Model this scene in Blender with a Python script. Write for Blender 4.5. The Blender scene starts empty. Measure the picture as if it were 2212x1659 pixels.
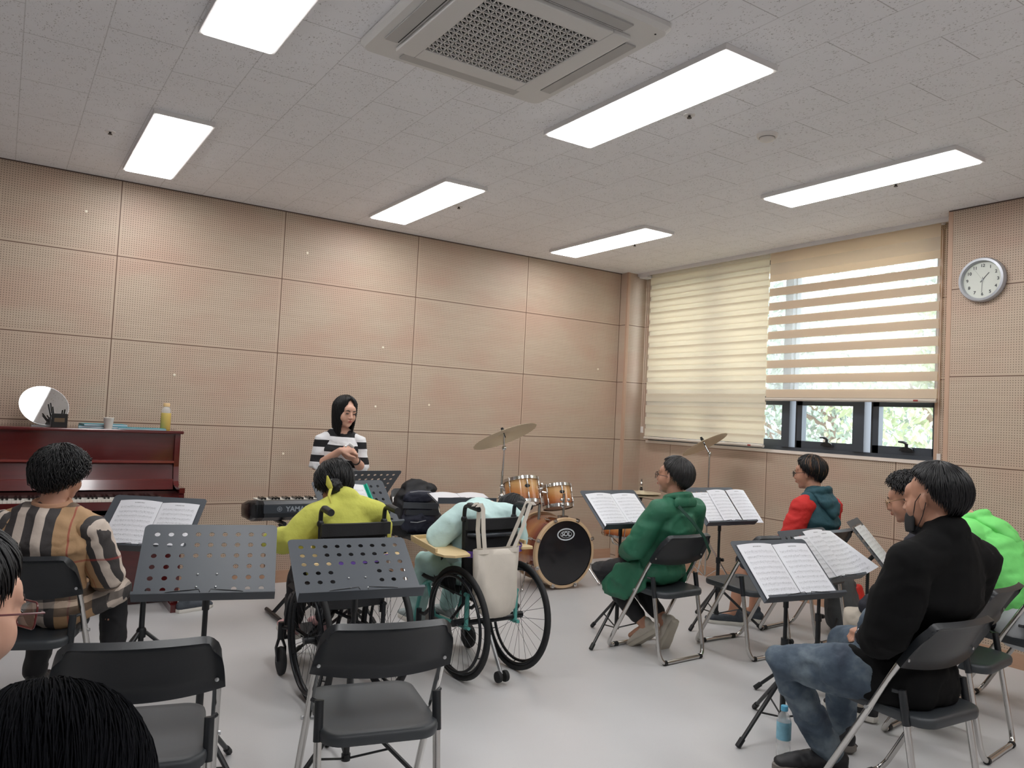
import bpy, bmesh, math, random
from mathutils import Vector, Matrix, noise
random.seed(7)
PI = math.pi
S = bpy.context.scene
COL = S.collection

# ---------------------------------------------------------------- camera, world, exposure
cam_d = bpy.data.cameras.new('camera')
cam = bpy.data.objects.new('camera', cam_d)
COL.objects.link(cam)
S.camera = cam
YAW, PITCH, ROLL = 0.5801, 0.0421, 0.0490
_f = Vector((math.sin(YAW)*math.cos(PITCH), math.cos(YAW)*math.cos(PITCH), math.sin(PITCH)))
_r0 = Vector((math.cos(YAW), -math.sin(YAW), 0)); _u0 = _r0.cross(_f)
_r = _r0*math.cos(ROLL) + _u0*math.sin(ROLL)
_u = -_r0*math.sin(ROLL) + _u0*math.cos(ROLL)
_m = Matrix((( _r.x, _u.x, -_f.x, -0.6464), (_r.y, _u.y, -_f.y, -6.3073), (_r.z, _u.z, -_f.z, 1.4289), (0, 0, 0, 1)))
cam.matrix_world = _m
cam_d.sensor_fit = 'HORIZONTAL'
cam_d.sensor_width = 36.0
cam_d.lens = 1681.47/2212*36.0
cam_d.clip_start = 0.05
S.view_settings.view_transform = 'Standard'
S.view_settings.look = 'None'
S.view_settings.exposure = 0.8
S.view_settings.gamma = 1.0
S.view_settings.use_curve_mapping = False
S.cycles.max_bounces = 8
S.cycles.diffuse_bounces = 4
S.cycles.transparent_max_bounces = 24
S.cycles.use_denoising = True
PANEL_GLOW = 9.5        # ceiling panel emission
SKY = 4.2
world = bpy.data.worlds.new('sky'); S.world = world
world.use_nodes = True
_bg = world.node_tree.nodes['Background']
_bg.inputs[0].default_value = (0.86, 0.93, 1.0, 1); _bg.inputs[1].default_value = SKY

# ---------------------------------------------------------------- materials
MATS = {}
def srgb(c):
    return tuple(((x/255)/12.92 if x/255 <= 0.04045 else (((x/255)+0.055)/1.055)**2.4) for x in c)
class NT:
    def __init__(s, m): s.t = m.node_tree; s.n = s.t.nodes; s.l = s.t.links
    def add(s, typ, **kw):
        n = s.n.new(typ)
        for k, v in kw.items():
            if k.startswith('i'):
                pass
            setattr(n, k, v)
        return n
    def math(s, op, a, b=None, c=None):
        n = s.n.new('ShaderNodeMath'); n.operation = op
        for i, x in enumerate((a, b, c)):
            if x is None: continue
            if isinstance(x, (int, float)): n.inputs[i].default_value = x
            else: s.l.new(x, n.inputs[i])
        return n.outputs[0]
    def mix(s, fac, a, b, blend='MIX'):
        n = s.n.new('ShaderNodeMix'); n.data_type = 'RGBA'; n.blend_type = blend
        for sock, x in ((n.inputs[0], fac), (n.inputs[6], a), (n.inputs[7], b)):
            if isinstance(x, (int, float)): sock.default_value = x
            elif isinstance(x, tuple): sock.default_value = (*x, 1) if len(x) == 3 else x
            else: s.l.new(x, sock)
        return n.outputs[2]
    def noise(s, vec, scale, detail=3, rough=.5, out=0):
        n = s.n.new('ShaderNodeTexNoise'); n.inputs['Scale'].default_value = scale
        n.inputs['Detail'].default_value = detail; n.inputs['Roughness'].default_value = rough
        if vec is not None: s.l.new(vec, n.inputs['Vector'])
        return n.outputs[out]
    def mapping(s, vec, scale=(1, 1, 1), rot=(0, 0, 0), loc=(0, 0, 0)):
        n = s.n.new('ShaderNodeMapping')
        n.inputs['Scale'].default_value = scale; n.inputs['Rotation'].default_value = rot; n.inputs['Location'].default_value = loc
        s.l.new(vec, n.inputs[0]); return n.outputs[0]
    def coord(s, which='Object'):
        return s.n.new('ShaderNodeTexCoord').outputs[which]
    def sep(s, vec):
        n = s.n.new('ShaderNodeSeparateXYZ'); s.l.new(vec, n.inputs[0]); return n.outputs
    def ramp(s, fac, stops, interp='LINEAR'):
        n = s.n.new('ShaderNodeValToRGB'); n.color_ramp.interpolation = interp
        e = n.color_ramp.elements
        while len(e) < len(stops): e.new(.5)
        for el, (p, c) in zip(e, stops): el.position = p; el.color = (*c, 1)
        s.l.new(fac, n.inputs[0]); return n.outputs[0]
    def bump(s, h, strength, dist, bsdf):
        n = s.n.new('ShaderNodeBump'); n.inputs['Strength'].default_value = strength; n.inputs['Distance'].default_value = dist
        s.l.new(h, n.inputs['Height']); s.l.new(n.outputs[0], bsdf.inputs['Normal'])

def mat(name, rgb=(128, 128, 128), rough=.5, metal=0.0, var=0.0, vscale=8, bump=0.0, bscale=60, stretch=(1, 1, 1), coat=0.0, spec=.5, sheen=0.0, sss=0.0, alpha=None):
    if name in MATS: return MATS[name]
    m = bpy.data.materials.new(name); m.use_nodes = True
    t = NT(m); b = t.n['Principled BSDF']
    col = srgb(rgb)
    b.inputs['Base Color'].default_value = (*col, 1)
    b.inputs['Roughness'].default_value = rough; b.inputs['Metallic'].default_value = metal
    b.inputs['Specular IOR Level'].default_value = spec
    if coat: b.inputs['Coat Weight'].default_value = coat; b.inputs['Coat Roughness'].default_value = .08
    if sheen: b.inputs['Sheen Weight'].default_value = sheen
    if sss:
        b.inputs['Subsurface Weight'].default_value = sss; b.inputs['Subsurface Radius'].default_value = (.02, .008, .004)
        b.inputs['Subsurface Scale'].default_value = .6
    v = t.mapping(t.coord(), stretch)
    if var:
        n = t.noise(v, vscale, 4)
        lo = tuple(x*(1-var) for x in col); hi = tuple(min(1, x*(1+var)) for x in col)
        t.l.new(t.mix(n, lo, hi), b.inputs['Base Color'])
    if bump:
        t.bump(t.noise(v, bscale, 4), min(1, bump), .01*max(1, bump), b)
    MATS[name] = m
    return m

def glow(name, strength, rgb=(255, 255, 255)):
    m = bpy.data.materials.new(name); m.use_nodes = True
    t = NT(m); b = t.n['Principled BSDF']
    b.inputs['Base Color'].default_value = (.9, .9, .9, 1)
    b.inputs['Emission Color'].default_value = (*srgb(rgb), 1); b.inputs['Emission Strength'].default_value = strength
    return m

# ---------------------------------------------------------------- mesh collection
class MB:
    def __init__(s): s.v = []; s.f = []; s.sm = []; s.uv = {}
    def add(s, vs, fs, smooth=True):
        o = len(s.v); s.v += [Vector(v) for v in vs]
        for f in fs: s.f.append([i+o for i in f]); s.sm.append(smooth)
        return s
    def box(s, c, size, R=None, smooth=False):
        c = Vector(c); a, b, d = [x/2 for x in size]; vs = []
        for x in (-a, a):
            for y in (-b, b):
                for z in (-d, d):
                    p = Vector((x, y, z)); p = R @ p if R is not None else p; vs.append(c+p)
        return s.add(vs, [(0, 1, 3, 2), (4, 6, 7, 5), (0, 4, 5, 1), (2, 3, 7, 6), (0, 2, 6, 4), (1, 5, 7, 3)], smooth)
    def bbox(s, x0, x1, y0, y1, z0, z1):
        return s.box(((x0+x1)/2, (y0+y1)/2, (z0+z1)/2), (abs(x1-x0), abs(y1-y0), abs(z1-z0)))
    def rings(s, rings, cap=True, smooth=True, closed=False):
        n = len(rings[0]); vs = [p for r in rings for p in r]; fs = []
        m = len(rings)
        for i in range(m if closed else m-1):
            a = i*n; b = ((i+1) % m)*n
            for j in range(n):
                k = (j+1) % n; fs.append((a+j, a+k, b+k, b+j))
        if cap and not closed:
            fs.append(tuple(range(n-1, -1, -1))); fs.append(tuple((m-1)*n+j for j in range(n)))
        return s.add(vs, fs, smooth)
    def tube(s, pts, r, seg=8, closed=False, cap=True, smooth=True):
        pts = [Vector(p) for p in pts]; n = len(pts)
        rr = r if isinstance(r, (list, tuple)) else [r]*n
        rings = []; prev = None
        for i, p in enumerate(pts):
            if closed: t = pts[(i+1) % n]-pts[i-1]
            else: t = pts[min(i+1, n-1)]-pts[max(i-1, 0)]
            if t.length < 1e-9: t = Vector((0, 0, 1))
            t.normalize()
            if prev is None:
                a = Vector((0, 0, 1)) if abs(t.z) < .9 else Vector((1, 0, 0))
                u = t.cross(a).normalized()
            else:
                u = prev - t*prev.dot(t)
                u = u.normalized() if u.length > 1e-6 else t.orthogonal().normalized()
            prev = u; w = t.cross(u)
            rings.append([p+(u*math.cos(2*PI*j/seg)+w*math.sin(2*PI*j/seg))*rr[i] for j in range(seg)])
        return s.rings(rings, cap and not closed, smooth, closed)
    def cyl(s, p0, p1, r0, r1=None, seg=16):
        return s.tube([p0, p1], [r0, r0 if r1 is None else r1], seg)
    def lathe(s, prof, c=(0, 0, 0), R=None, seg=32, smooth=True, cap=True):
        c = Vector(c); rings = []
        for r, z in prof:
            ring = []
            for j in range(seg):
                a = 2*PI*j/seg; p = Vector((r*math.cos(a), r*math.sin(a), z))
                ring.append(c + (R @ p if R is not None else p))
            rings.append(ring)
        return s.rings(rings, cap, smooth)
    def ell(s, c, rad, R=None, seg=14):
        if isinstance(rad, (int, float)): rad = (rad,)*3
        c = Vector(c); nl = seg//2+1; rings = []
        for i in range(1, nl):
            th = PI*i/nl; ring = []
            for j in range(seg):
                a = 2*PI*j/seg
                p = Vector((rad[0]*math.sin(th)*math.cos(a), rad[1]*math.sin(th)*math.sin(a), rad[2]*math.cos(th)))
                ring.append(c+(R @ p if R is not None else p))
            rings.append(ring)
        rings = rings[::-1]
        o = len(s.v); s.rings(rings, False)
        a = Vector((0, 0, -rad[2])); b = Vector((0, 0, rad[2]))
        a = c+(R @ a if R is not None else a); b = c+(R @ b if R is not None else b)
        k = len(s.v); s.v += [a, b]; m = len(rings)
        for j in range(seg):
            s.f.append([o+(j+1) % seg, o+j, k]); s.sm.append(True)
            s.f.append([o+(m-1)*seg+j, o+(m-1)*seg+(j+1) % seg, k+1]); s.sm.append(True)
        return s
    def limb(s, pts, rad, side=(1, 0, 0), seg=14):
        """closed tapered sweep with elliptic rings: rad is a list of (a along side, b across)"""
        pts = [Vector(p) for p in pts]; side = Vector(side); n = len(pts)
        rad = [(r, r) if isinstance(r, (int, float)) else r for r in rad]
        T = []
        for i in range(n):
            t = pts[min(i+1, n-1)]-pts[max(i-1, 0)]; T.append(t.normalized())
        st = []
        for k in (3, 2, 1):
            a = k*PI/2/3.3; st.append((pts[0]-T[0]*min(rad[0])*math.sin(a), T[0], (rad[0][0]*math.cos(a), rad[0][1]*math.cos(a))))
        for i in range(n): st.append((pts[i], T[i], rad[i]))
        for k in (1, 2, 3):
            a = k*PI/2/3.3; st.append((pts[-1]+T[-1]*min(rad[-1])*math.sin(a), T[-1], (rad[-1][0]*math.cos(a), rad[-1][1]*math.cos(a))))
        rings = []
        for p, t, (a, b) in st:
            u = side - t*side.dot(t)
            if u.length < .15:
                u = Vector((0, 1, 0)) - t*t.y
            u.normalize(); w = t.cross(u)
            rings.append([p+u*a*math.cos(2*PI*j/seg)+w*b*math.sin(2*PI*j/seg) for j in range(seg)])
        return s.rings(rings, True)
    def prism(s, outline, z0, z1, R=None, c=(0, 0, 0), smooth=False):
        c = Vector(c); f = lambda x, y, z: c+(R @ Vector((x, y, z)) if R is not None else Vector((x, y, z)))
        n = len(outline)
        vs = [f(x, y, z0) for x, y in outline]+[f(x, y, z1) for x, y in outline]
        fs = [tuple(range(n-1, -1, -1)), tuple(range(n, 2*n))]+[(i, (i+1) % n, n+(i+1) % n, n+i) for i in range(n)]
        return s.add(vs, fs, smooth)
    def grid(s, fn, nu, nv, smooth=True, closed_u=False):
        vs = [fn(i/nu, j/nv) for i in range(nu+1) for j in range(nv+1)]
        fs = [(i*(nv+1)+j, (i+1)*(nv+1)+j, (i+1)*(nv+1)+j+1, i*(nv+1)+j+1) for i in range(nu) for j in range(nv)]
        return s.add(vs, fs, smooth)
    def slab(s, fn, nu, nv, th):
        """closed sheet: fn(u,v)->point, th thickness function or number, along local normal"""
        P = [[Vector(fn(i/nu, j/nv)) for j in range(nv+1)] for i in range(nu+1)]
        def nrm(i, j):
            a = P[min(i+1, nu)][j]-P[max(i-1, 0)][j]; b = P[i][min(j+1, nv)]-P[i][max(j-1, 0)]
            c = a.cross(b); return c.normalized() if c.length > 1e-12 else Vector((0, 0, 1))
        Q = [[P[i][j]+nrm(i, j)*(th(i/nu, j/nv) if callable(th) else th) for j in range(nv+1)] for i in range(nu+1)]
        N = (nu+1)*(nv+1); g = lambda i, j: i*(nv+1)+j
        vs = [P[i][j] for i in range(nu+1) for j in range(nv+1)]+[Q[i][j] for i in range(nu+1) for j in range(nv+1)]
        fs = []
        for i in range(nu):
            for j in range(nv):
                fs.append((g(i, j), g(i, j+1), g(i+1, j+1), g(i+1, j)))
                fs.append((N+g(i, j), N+g(i+1, j), N+g(i+1, j+1), N+g(i, j+1)))
        for i in range(nu):
            fs.append((g(i, 0), g(i+1, 0), N+g(i+1, 0), N+g(i, 0)))
            fs.append((g(i+1, nv), g(i, nv), N+g(i, nv), N+g(i+1, nv)))
        for j in range(nv):
            fs.append((g(0, j+1), g(0, j), N+g(0, j), N+g(0, j+1)))
            fs.append((g(nu, j), g(nu, j+1), N+g(nu, j+1), N+g(nu, j)))
        return s.add(vs, fs, True)
    def mesh(s, name):
        me = bpy.data.meshes.new(name)
        me.from_pydata([tuple(v) for v in s.v], [], s.f)
        me.polygons.foreach_set('use_smooth', s.sm)
        me.update()
        return me
    def obj(s, name, m, parent=None, loc=None, rot=None, sharp=40):
        me = s.mesh(name)
        bm = bmesh.new(); bm.from_mesh(me); bmesh.ops.recalc_face_normals(bm, faces=bm.faces); bm.to_mesh(me); bm.free()
        if m is not None: me.materials.append(m)
        if any(s.sm): me.set_sharp_from_angle(angle=math.radians(sharp))
        o = bpy.data.objects.new(name, me); COL.objects.link(o)
        if parent is not None: o.parent = parent
        if loc is not None: o.location = loc
        if rot is not None: o.rotation_euler = rot
        return o

def tag(o, label=None, cat=None, group=None, kind=None):
    for k, v in (('label', label), ('category', cat), ('group', group), ('kind', kind)):
        if v: o[k] = v
    return o
def empty(name, loc, heading=0.0, label=None, cat=None, group=None):
    o = bpy.data.objects.new(name, None); COL.objects.link(o); o.empty_display_size = .05
    o.location = loc; o.rotation_euler = (0, 0, -math.radians(heading))
    return tag(o, label, cat, group)
def dup(root, loc, heading, label=None, group=None):
    r = root.copy(); COL.objects.link(r); r.location = loc; r.rotation_euler = (0, 0, -math.radians(heading))
    if label: r['label'] = label
    if group: r['group'] = group
    for ch in list(root.children):
        c = ch.copy(); COL.objects.link(c); c.parent = r
        for g in list(ch.children):
            d = g.copy(); COL.objects.link(d); d.parent = c
    return r
def arc(c, r, a0, a1, n, plane='xy'):
    out = []
    for i in range(n+1):
        a = math.radians(a0+(a1-a0)*i/n); x, y = r*math.cos(a), r*math.sin(a)
        out.append(Vector(c)+{'xy': Vector((x, y, 0)), 'xz': Vector((x, 0, y)), 'yz': Vector((0, x, y))}[plane])
    return out
def rrect(w, h, r, n=5):
    pts = []
    for cx, cy, a in ((w/2-r, h/2-r, 0), (-w/2+r, h/2-r, 90), (-w/2+r, -h/2+r, 180), (w/2-r, -h/2+r, 270)):
        for i in range(n+1):
            b = math.radians(a+90*i/n); pts.append((cx+r*math.cos(b), cy+r*math.sin(b)))
    return pts
def fillet(pts, r, n=4):
    """round the corners of a polyline"""
    pts = [Vector(p) for p in pts]; out = [pts[0]]
    for i in range(1, len(pts)-1):
        a, b, c = pts[i-1], pts[i], pts[i+1]
        d1 = (a-b); d2 = (c-b); rr = min(r, d1.length*.49, d2.length*.49)
        p, q = b+d1.normalized()*rr, b+d2.normalized()*rr
        for k in range(n+1):
            t = k/n; out.append(p*(1-t)**2+b*2*t*(1-t)+q*t*t)
    out.append(pts[-1]); return out
def text_mesh(s, size, R, c, name, m, parent=None, depth=.0008, bold=0.0):
    cu = bpy.data.curves.new(name, 'FONT'); cu.body = s; cu.size = size; cu.align_x = 'CENTER'; cu.align_y = 'CENTER'
    cu.extrude = depth; cu.offset = bold
    to = bpy.data.objects.new('tmp', cu); COL.objects.link(to)
    dg = bpy.context.evaluated_depsgraph_get(); me = bpy.data.meshes.new_from_object(to.evaluated_get(dg))
    bpy.data.objects.remove(to)
    M = Matrix.Translation(Vector(c)) @ (R.to_4x4() if R is not None else Matrix())
    me.transform(M); me.name = name; me.materials.clear(); me.materials.append(m)
    o = bpy.data.objects.new(name, me); COL.objects.link(o)
    if parent is not None: o.parent = parent
    return o
def basis(x, y):
    """rotation whose local x,y map to the given directions"""
    x = Vector(x).normalized(); y = Vector(y); y = (y-x*x.dot(y)).normalized(); z = x.cross(y)
    return Matrix((x, y, z)).transposed()
def organic(mb, name, m, parent, voxel=.008, smooth=6, amp=0.0, nscale=(9, 9, 9), seed=0, extra=None):
    """fuse overlapping closed shapes into one continuous surface"""
    me = mb.mesh(name); o = bpy.data.objects.new('tmp', me); COL.objects.link(o)
    r = o.modifiers.new('r', 'REMESH'); r.mode = 'VOXEL'; r.voxel_size = voxel
    if smooth:
        q = o.modifiers.new('s', 'SMOOTH'); q.factor = .5; q.iterations = smooth
    dg = bpy.context.evaluated_depsgraph_get(); dg.update()
    out = bpy.data.meshes.new_from_object(o.evaluated_get(dg))
    bpy.data.objects.remove(o); bpy.data.meshes.remove(me)
    if amp:
        off = Vector((seed*3.1, seed*1.7, seed*.9)); sc = Vector(nscale)
        nr = [v.normal.copy() for v in out.vertices]
        for v, n_ in zip(out.vertices, nr):
            p = Vector((v.co.x*sc.x, v.co.y*sc.y, v.co.z*sc.z))+off
            d = noise.noise(p)+.5*noise.noise(p*2.3)
            d = (1-abs(d)*2.2) if d > -.3 else d
            v.co += n_*d*amp
    if extra: extra(out)
    out.polygons.foreach_set('use_smooth', [True]*len(out.polygons))
    out.name = name
    out.materials.clear(); out.materials.append(m)
    ob = bpy.data.objects.new(name, out); COL.objects.link(ob)
    if parent is not None: ob.parent = parent
    return ob
# ================================================================= the room
ROOM_X0, ROOM_Y0, CEIL = -3.3, -8.4, 3.015
XW, XC, YC, YE = 5.084, 4.8225, -0.111, -3.448

def panel_material(name, axis, seam_at, seam_step, seams_extra=(), z_rows=(2.4575, 1.852, 1.247, .6425), tone=1.0, bottom=.1):
    """perforated maple acoustic boards; axis 0: the wall runs along x, 1: along y"""
    m = bpy.data.materials.new(name); m.use_nodes = True
    t = NT(m); b = t.n['Principled BSDF']
    geo = t.add('ShaderNodeNewGeometry'); P = geo.outputs['Position']
    xyz = t.sep(P); u = xyz[axis]; z = xyz[2]
    pitch = .0162
    uu = t.math('ABSOLUTE', t.math('SUBTRACT', t.math('FRACT', t.math('DIVIDE', u, pitch)), .5))
    # row phase restarts at every board so the holes keep clear of the joints
    zr = t.math('DIVIDE', t.math('SUBTRACT', z, .6425), .605)
    zf = t.math('FRACT', zr)
    vv = t.math('ABSOLUTE', t.math('SUBTRACT', t.math('FRACT', t.math('MULTIPLY', zf, .605/pitch)), .5))
    d = t.math('SQRT', t.math('ADD', t.math('MULTIPLY', uu, uu), t.math('MULTIPLY', vv, vv)))
    hole = t.math('LESS_THAN', d, .175)
    # solid margins
    zm = t.math('MINIMUM', zf, t.math('SUBTRACT', 1, zf))
    hole = t.math('MULTIPLY', hole, t.math('GREATER_THAN', zm, .022))
    seam = t.math('LESS_THAN', zm, .0058)
    un = t.math('DIVIDE', t.math('SUBTRACT', u, seam_at), seam_step)
    uf = t.math('FRACT', un); um = t.math('MINIMUM', uf, t.math('SUBTRACT', 1, uf))
    hole = t.math('MULTIPLY', hole, t.math('GREATER_THAN', um, .012))
    seam = t.math('MAXIMUM', seam, t.math('LESS_THAN', um, .0029))
    hole = t.math('MULTIPLY', hole, t.math('GREATER_THAN', z, bottom))
    # wood grain along the board and patchy reddish areas, different per board
    cell = t.add('ShaderNodeCombineXYZ'); t.l.new(t.math('FLOOR', un), cell.inputs[0]); t.l.new(t.math('FLOOR', zr), cell.inputs[1])
    wn = t.add('ShaderNodeTexWhiteNoise'); wn.noise_dimensions = '3D'; t.l.new(cell.outputs[0], wn.inputs['Vector'])
    sc = (2.0, .8, 22) if axis == 0 else (.8, 2.0, 22)
    off = t.add('ShaderNodeVectorMath', operation='ADD'); t.l.new(t.mapping(P, sc), off.inputs[0]); 
    sc2 = t.add('ShaderNodeVectorMath', operation='SCALE'); t.l.new(wn.outputs['Color'], sc2.inputs[0]); sc2.inputs['Scale'].default_value = 20
    t.l.new(sc2.outputs[0], off.inputs[1])
    grain = t.noise(off.outputs[0], 1.6, 5, .6)
    sc3 = (1.4, 1, 3.2) if axis == 0 else (1, 1.4, 3.2)
    patch = t.noise(t.mapping(P, sc3), 1.1, 2)
    base = t.mix(grain, tuple(x*tone for x in srgb((180, 160, 141))), tuple(x*tone for x in srgb((195, 177, 158))))
    base = t.mix(t.ramp(patch, [(.42, (0, 0, 0)), (.68, (.75, .75, .75))]), base, tuple(x*tone for x in srgb((186, 156, 138))))
    base = t.mix(t.math('MULTIPLY', seam, .95), base, srgb((96, 70, 56)))
    col = t.mix(t.math('MULTIPLY', hole, .92), base, srgb((70, 50, 40)))
    t.l.new(col, b.inputs['Base Color'])
    b.inputs['Roughness'].default_value = .48; b.inputs['Specular IOR Level'].default_value = .35
    h = t.math('SUBTRACT', 1, t.math('MAXIMUM', hole, seam))
    t.bump(h, .5, .003, b)
    return m
M_front = panel_material('perforated_maple_front', 0, 0.0, 1.204)
M_right = panel_material('perforated_maple_right', 1, -2.97+1.2*4, 1.195)
M_clock = panel_material('perforated_maple_column', 1, -3.43, 1.2)
M_col = panel_material('perforated_maple_return', 0, 4.84, 1.2)
M_edge = mat('solid_maple_edging', (188, 156, 134), .45, var=.08, vscale=6, stretch=(8, 8, 1))
M_base = mat('maple_baseboard', (182, 145, 120), .4, var=.1, vscale=5, stretch=(1, 1, 12))

def ceiling_material():
    m = bpy.data.materials.new('fissured_mineral_tiles'); m.use_nodes = True
    t = NT(m); b = t.n['Principled BSDF']
    P = t.add('ShaderNodeNewGeometry').outputs['Position']; xyz = t.sep(P)
    xr = t.math('DIVIDE', t.math('SUBTRACT', xyz[0], -.0555), .3035)
    xf = t.math('FRACT', xr); xi = t.math('FLOOR', xr)
    row = t.math('MODULO', t.math('ADD', t.math('MULTIPLY', xi, 7), 700), 2)
    yr = t.math('DIVIDE', t.math('ADD', t.math('SUBTRACT', xyz[1], .125), t.math('MULTIPLY', row, .3)), .6)
    yf = t.math('FRACT', yr)
    xm = t.math('MINIMUM', xf, t.math('SUBTRACT', 1, xf)); ym = t.math('MINIMUM', yf, t.math('SUBTRACT', 1, yf))
    seam = t.math('MAXIMUM', t.math('MULTIPLY', t.math('LESS_THAN', xm, .007), .6), t.math('LESS_THAN', ym, .0035))
    fis = t.noise(t.mapping(P, (170, 80, 30)), 1.0, 3, .6)
    mask = t.noise(P, 14, 2)
    f2 = t.math('MULTIPLY', t.math('GREATER_THAN', fis, .628), t.math('GREATER_THAN', mask, .44))
    base = t.mix(t.noise(P, 3.0, 3), srgb((236, 235, 237)), srgb((243, 242, 244)))
    base = t.mix(t.math('MULTIPLY', f2, .6), base, srgb((128, 120, 114)))
    base = t.mix(t.math('MULTIPLY', seam, .5), base, srgb((130, 122, 116)))
    t.l.new(base, b.inputs['Base Color']); b.inputs['Roughness'].default_value = .9
    b.inputs['Specular IOR Level'].default_value = .15
    t.bump(t.math('SUBTRACT', 1, t.math('MAXIMUM', f2, seam)), .5, .002, b)
    return m
def floor_material():
    m = bpy.data.materials.new('pale_vinyl_floor'); m.use_nodes = True
    t = NT(m); b = t.n['Principled BSDF']
    P = t.add('ShaderNodeNewGeometry').outputs['Position']
    a = t.mix(t.noise(P, 1.3, 3), srgb((190, 189, 190)), srgb((197, 196, 196)))
    sp = t.noise(P, 260, 2, .7)
    a = t.mix(t.math('MULTIPLY', t.math('GREATER_THAN', sp, .64), .35), a, srgb((165, 160, 154)))
    t.l.new(a, b.inputs['Base Color'])
    t.l.new(t.math('ADD', t.math('MULTIPLY', t.noise(P, 5, 3), .14), .24), b.inputs['Roughness'])
    b.inputs['Specular IOR Level'].default_value = .42
    return m
def struct(mb, name, m, **k):
    o = mb.obj(name, m, **k); o['kind'] = 'structure'; return o

struct(MB().bbox(ROOM_X0-.2, XW+.5, ROOM_Y0-.2, .2, -.12, 0), 'floor', floor_material())
struct(MB().bbox(ROOM_X0-.2, XW+.2, ROOM_Y0-.2, .2, CEIL, CEIL+.1), 'ceiling', ceiling_material())
struct(MB().bbox(ROOM_X0-.2, XC, 0, .2, 0, CEIL), 'wall_front', M_front)
w = MB().bbox(XC, XW, YC, .2, 0, CEIL); struct(w, 'wall_front_return', M_col)
struct(MB().bbox(ROOM_X0-.2, ROOM_X0, ROOM_Y0, 0, 0, CEIL), 'wall_left', mat('bounce_white', (232, 232, 234), .8))  # unseen left and back walls; off-white finish picked to bounce neutral fill light
struct(MB().bbox(ROOM_X0-.2, XW+.2, ROOM_Y0-.2, ROOM_Y0, 0, CEIL), 'wall_back', mat('bounce_white'))
# right wall round the window opening (y -3.235..-0.17, z 1.255..2.955)
WY0, WY1, WZ0, WZ1 = -3.235, -.235, 1.25, 2.96
w = MB().bbox(XW, XW+.2, YE-.1, .2, 0, WZ0).bbox(XW, XW+.2, YE-.1, .2, WZ1, CEIL).bbox(XW, XW+.2, YE-.1, WY0, WZ0, WZ1).bbox(XW, XW+.2, WY1, .2, WZ0, WZ1)
struct(w, 'wall_right', M_right)
struct(MB().bbox(4.8125, XW+.2, ROOM_Y0, YE, 0, CEIL), 'wall_right_column', M_clock)
# edging strips on the two corners
struct(MB().bbox(XC-.003, XC+.028, YC-.004, YC+.02, 0, CEIL), 'trim_1', M_edge)
struct(MB().bbox(4.8095, 4.86, YE-.028, YE+.004, 0, CEIL), 'trim_2', M_edge)
# window stool / reveal
struct(MB().bbox(XW-.012, XW+.14, WY0-.03, WY1+.03, WZ0-.022, WZ0+.004), 'trim_3', mat('white_sill', (226, 214, 204), .3))
struct(MB().bbox(XW-.004, XW+.1, WY0-.035, WY0, WZ0, WZ1).bbox(XW-.004, XW+.1, WY1, WY1+.035, WZ0, WZ1), 'trim_4', M_edge)
# baseboards
struct(MB().bbox(ROOM_X0, XC, -.006, 0, 0, .098), 'baseboard_front', M_base)
struct(MB().bbox(XW-.006, XW, YE, YC, 0, .098), 'baseboard_right', M_base)
struct(MB().bbox(4.8065, 4.8125, ROOM_Y0, YE, 0, .098), 'baseboard_right_column', M_base)
struct(MB().bbox(XC, XW-.006, YC-.006, YC, 0, .098), 'baseboard_front_return', M_base)
# dark shadow gap moulding between boards and ceiling
M_gap = mat('dark_ceiling_gap', (82, 66, 58), .7)
struct(MB().bbox(ROOM_X0, XC, -.004, 0, CEIL-.008, CEIL), 'trim_5', M_gap)
struct(MB().bbox(4.8085, 4.8125, ROOM_Y0, YE, CEIL-.008, CEIL), 'trim_6', M_gap)

# ---- window: dark grey aluminium frame, two posts, sashes, glass
M_alu = mat('anthracite_aluminium', (72, 78, 86), .35, metal=.3)
M_alu2 = mat('black_gasket', (30, 33, 37), .5)
def glass_material():
    m = bpy.data.materials.new('window_glass'); m.use_nodes = True
    t = NT(m); t.n.remove(t.n['Principled BSDF'])
    out = t.n['Material Output']; tr = t.add('ShaderNodeBsdfTransparent'); gl = t.add('ShaderNodeBsdfGlossy')
    tr.inputs[0].default_value = (.97, .985, .98, 1); gl.inputs['Roughness'].default_value = .02
    lw = t.add('ShaderNodeLayerWeight'); lw.inputs[0].default_value = .5; fo = t.math('ADD', t.math('MULTIPLY', t.math('POWER', lw.outputs['Facing'], 4), .75), .045)
    mx = t.add('ShaderNodeMixShader'); t.l.new(fo, mx.inputs[0]); t.l.new(tr.outputs[0], mx.inputs[1]); t.l.new(gl.outputs[0], mx.inputs[2])
    t.l.new(mx.outputs[0], out.inputs[0]); return m
M_glass = glass_material()
X1 = 5.15
win = MB().bbox(X1-.04, X1+.05, WY0, WY1, WZ0, WZ0+.035).bbox(X1-.04, X1+.05, WY0, WY1, WZ1-.04, WZ1).bbox(X1-.04, X1+.05, WY0, WY0+.02, WZ0, WZ1).bbox(X1-.04, X1+.05, WY1-.04, WY1, WZ0, WZ1)
posts = [(-2.03, -1.895), (-2.73, -2.575), (-1.25, -1.12), (-.62, -.5)]
ZT0, ZT1 = 1.70, 1.785          # transom between the small opening lights and the tall fixed panes
for k, (a, b_) in enumerate(posts):
    win.bbox(X1-.06, X1+.05, a+.055, b_, WZ0+.035, WZ1-.04 if k in (0, 2) else ZT0)
win.bbox(X1-.05, X1+.05, WY0, WY1, ZT0, ZT1)
win_o = struct(win, 'window_1', M_alu)
rail = MB()
gz = 2.0
edges = [(-3.215, -2.73), (-2.575, -2.03), (-1.895, -1.25), (-1.12, -.62), (-.5, -.275)]
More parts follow.
